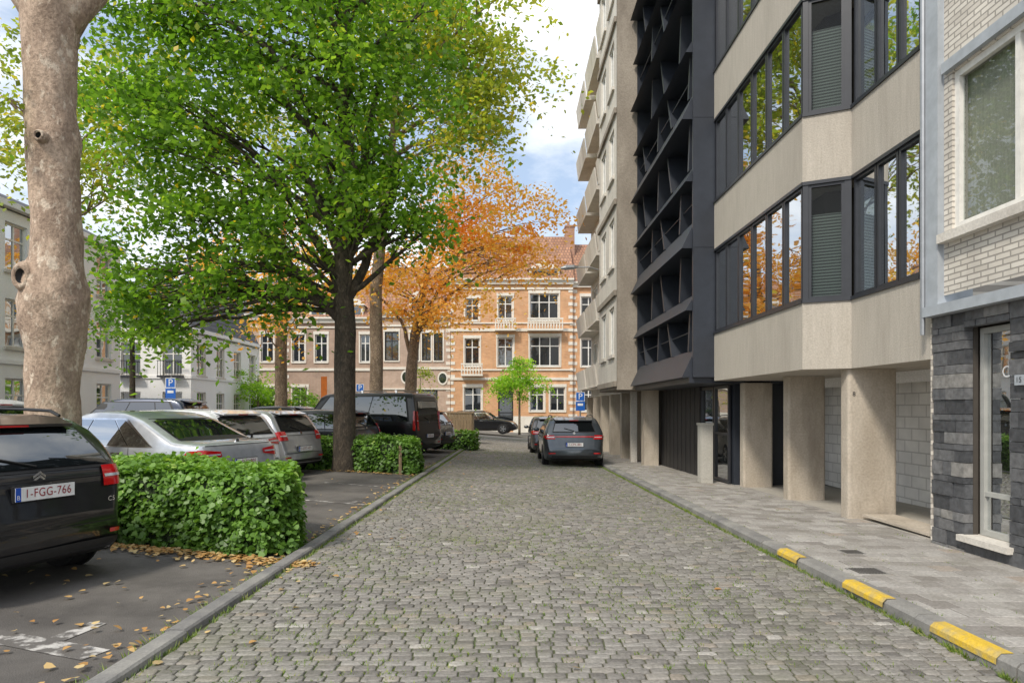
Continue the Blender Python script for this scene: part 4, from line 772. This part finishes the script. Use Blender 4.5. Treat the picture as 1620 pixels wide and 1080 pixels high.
house('red brick house with slate roof at far left of the square',-25.5,-17.65,54.1,8.8,12.6,'brick_pk',
 [(-25,-24,5.2,7.4),(-23,-22,5.2,7.4),(-21.2,-20.2,5.2,7.4),(-19.4,-18.4,5.2,7.4),(-23,-21.8,1.2,3.2),(-19.6,-18.4,1.2,3.2)],[(4.5,.2),(7.9,.12)],'slate','stone',1.0,chim=((-24.8,3,1.1,13.4),),doors=((-25,-24,2.6),))
house('brick house mostly hidden behind the balcony block',5.35,13,54.3,11.4,15.6,'brick_or',
 [(6,7.2,1.3,3.2),(6,7.2,4.85,7.05),(6,7.2,8.45,10.4),(8.4,9.6,1.3,3.2),(8.4,9.6,4.85,7.05),(8.4,9.6,8.45,10.4)],[(3.75,.2),(7.6,.22)],'tiles','stone',.9)
def whouse(label,fx,y0,y1,h,roof,fs,name='white_house',mr='slate'):
    b=thing(name,label,'house',(fx-3,(y0+y1)/2,0)); f=F(fx,y1,0,-1); L_=y1-y0; ops=[]; n=int(L_/2.4)
    for z in fs:
        for k in range(n): u=.7+k*(L_/n); ops.append((u,u+1.1,z,z+1.7))
    m=MB(); wall(m,f,0,L_,-.05,h,ops,.18); 
    f2=F(fx-9,y0,1,0,-1); ops2=[]
    for z in fs:
        for k in range(4): u=.9+k*2.2; ops2.append((u,u+1.05,z,z+1.7))
    wall(m,f2,0,9,-.05,h,ops2,.18); m.box(fx-9,fx,y0+.25,y1,h-.1,h-.05); m.build('wall','whitewall',b)
    for o in ops: window(b,f,*o,-.15,.07,.05,'white_frame','glass_far',mv=(.5,),mh=(.65,),sill='balc')
    for o in ops2: window(b,f2,*o,-.15,.07,.05,'white_frame','glass_far',mv=(.5,),mh=(.65,),sill='balc')
    m=MB(); m.fbox(f,-.1,L_+.12,h-.02,h+.18,-.1,.2); m.fbox(f2,-.1,9.1,h-.02,h+.18,-.1,.2); m.fbox(f,-.02,L_+.02,3.1,3.25,.004,.06); m.fbox(f2,0,9.02,3.1,3.25,.004,.06); m.build('cornice','whitewall',b)
    x0,x1=fx-9,fx; t=1.0; m=MB(); vs=[(x0,y0,h+.18),(x1,y0,h+.18),(x1,y1,h+.18),(x0,y1,h+.18),(x0+t,y0+t,roof),(x1-t,y0+t,roof),(x1-t,y1-t,roof),(x0+t,y1-t,roof)]
    m.add(vs,[(0,1,5,4),(1,2,6,5),(2,3,7,6),(3,0,4,7),(4,5,6,7)]); rf=m.build('roof',mr,b)
    for k in range(3):
        X=fx-7.5+k*2.6; m=MB(); m.box(X,X+1.2,y0+.1,y0+1,h+.4,h+1.7); m.box(X-.1,X+1.3,y0+.0,y0+1,h+1.7,h+1.85); m.build('dormer','whitewall',rf); m=MB(); m.box(X+.15,X+1.05,y0+.06,y0+.095,h+.5,h+1.6); m.build('window','glass_far',b)
    return b
whouse('tall plain white house behind the plane tree at left',-17.5,15,31,8.6,9.4,(.9,3.7,6.4))
b=whouse('white house with dark mansard roof and iron balconies',-16.6,36,46,5.6,8.4,(.7,3.3))
for k in range(4):
    X=-16.6-9+.8+2.2*k; m=MB(); m.box(X,X+1.25,35.6,36,3.15,3.25)
    for q in range(9): m.box(X+.02+q*.15,X+.04+q*.15,35.62,35.64,3.25,4.0)
    m.box(X,X+1.25,35.61,35.65,4.0,4.04); m.build('iron_balcony','frame',b)
whouse('rear white house closing the left side of the square',-24,46.5,53,7.5,9.6,(.8,3.9))
# ---------------------------------------------------------------- world, sun, camera
w=bpy.data.worlds.new('World'); S.world=w; w.use_nodes=True; nt=w.node_tree; bg=nt.nodes['Background']
el,az=math.radians(48),math.radians(215)
sky=nt.nodes.new('ShaderNodeTexSky'); sky.sky_type='NISHITA'; sky.sun_disc=False; sky.sun_elevation=el; sky.sun_rotation=az; sky.air_density=1.0; sky.dust_density=2
tc=nt.nodes.new('ShaderNodeTexCoord'); mp=nt.nodes.new('ShaderNodeMapping'); mp.inputs['Scale'].default_value=(1,1,2.2); mp.inputs['Location'].default_value=(.3,.2,.1); nt.links.new(tc.outputs['Generated'],mp.inputs[0])
nz=noise(nt,mp.outputs[0],2.4,9,.58); fac=ramp(nt,nz,.41,.64); sk=mixc(nt,.45,sky.outputs[0],(5.6,6.9,8.8)); col=mixc(nt,fac,sk,(10.4,10.3,10.1)); nt.links.new(col,bg.inputs[0]); bg.inputs[1].default_value=.15
sd=bpy.data.lights.new('sun','SUN'); sd.energy=3.1; sd.angle=math.radians(9); sd.color=(1,.93,.82); so=bpy.data.objects.new('sun',sd); COL.objects.link(so)
dv=Vector((math.sin(az)*math.cos(el),math.cos(az)*math.cos(el),math.sin(el))); so.rotation_euler=dv.to_track_quat('Z','Y').to_euler()
cd=bpy.data.cameras.new('camera'); cam=bpy.data.objects.new('camera',cd); COL.objects.link(cam); S.camera=cam; cam.location=(0,0,1.55); cam.rotation_euler=(math.pi/2,0,0)
cd.lens=24; cd.sensor_width=36; cd.shift_x=10/1620; cd.shift_y=105/1620; cd.clip_end=2000; cd.clip_start=.05
S.view_settings.view_transform='Standard'; S.view_settings.look='None'; S.view_settings.exposure=0
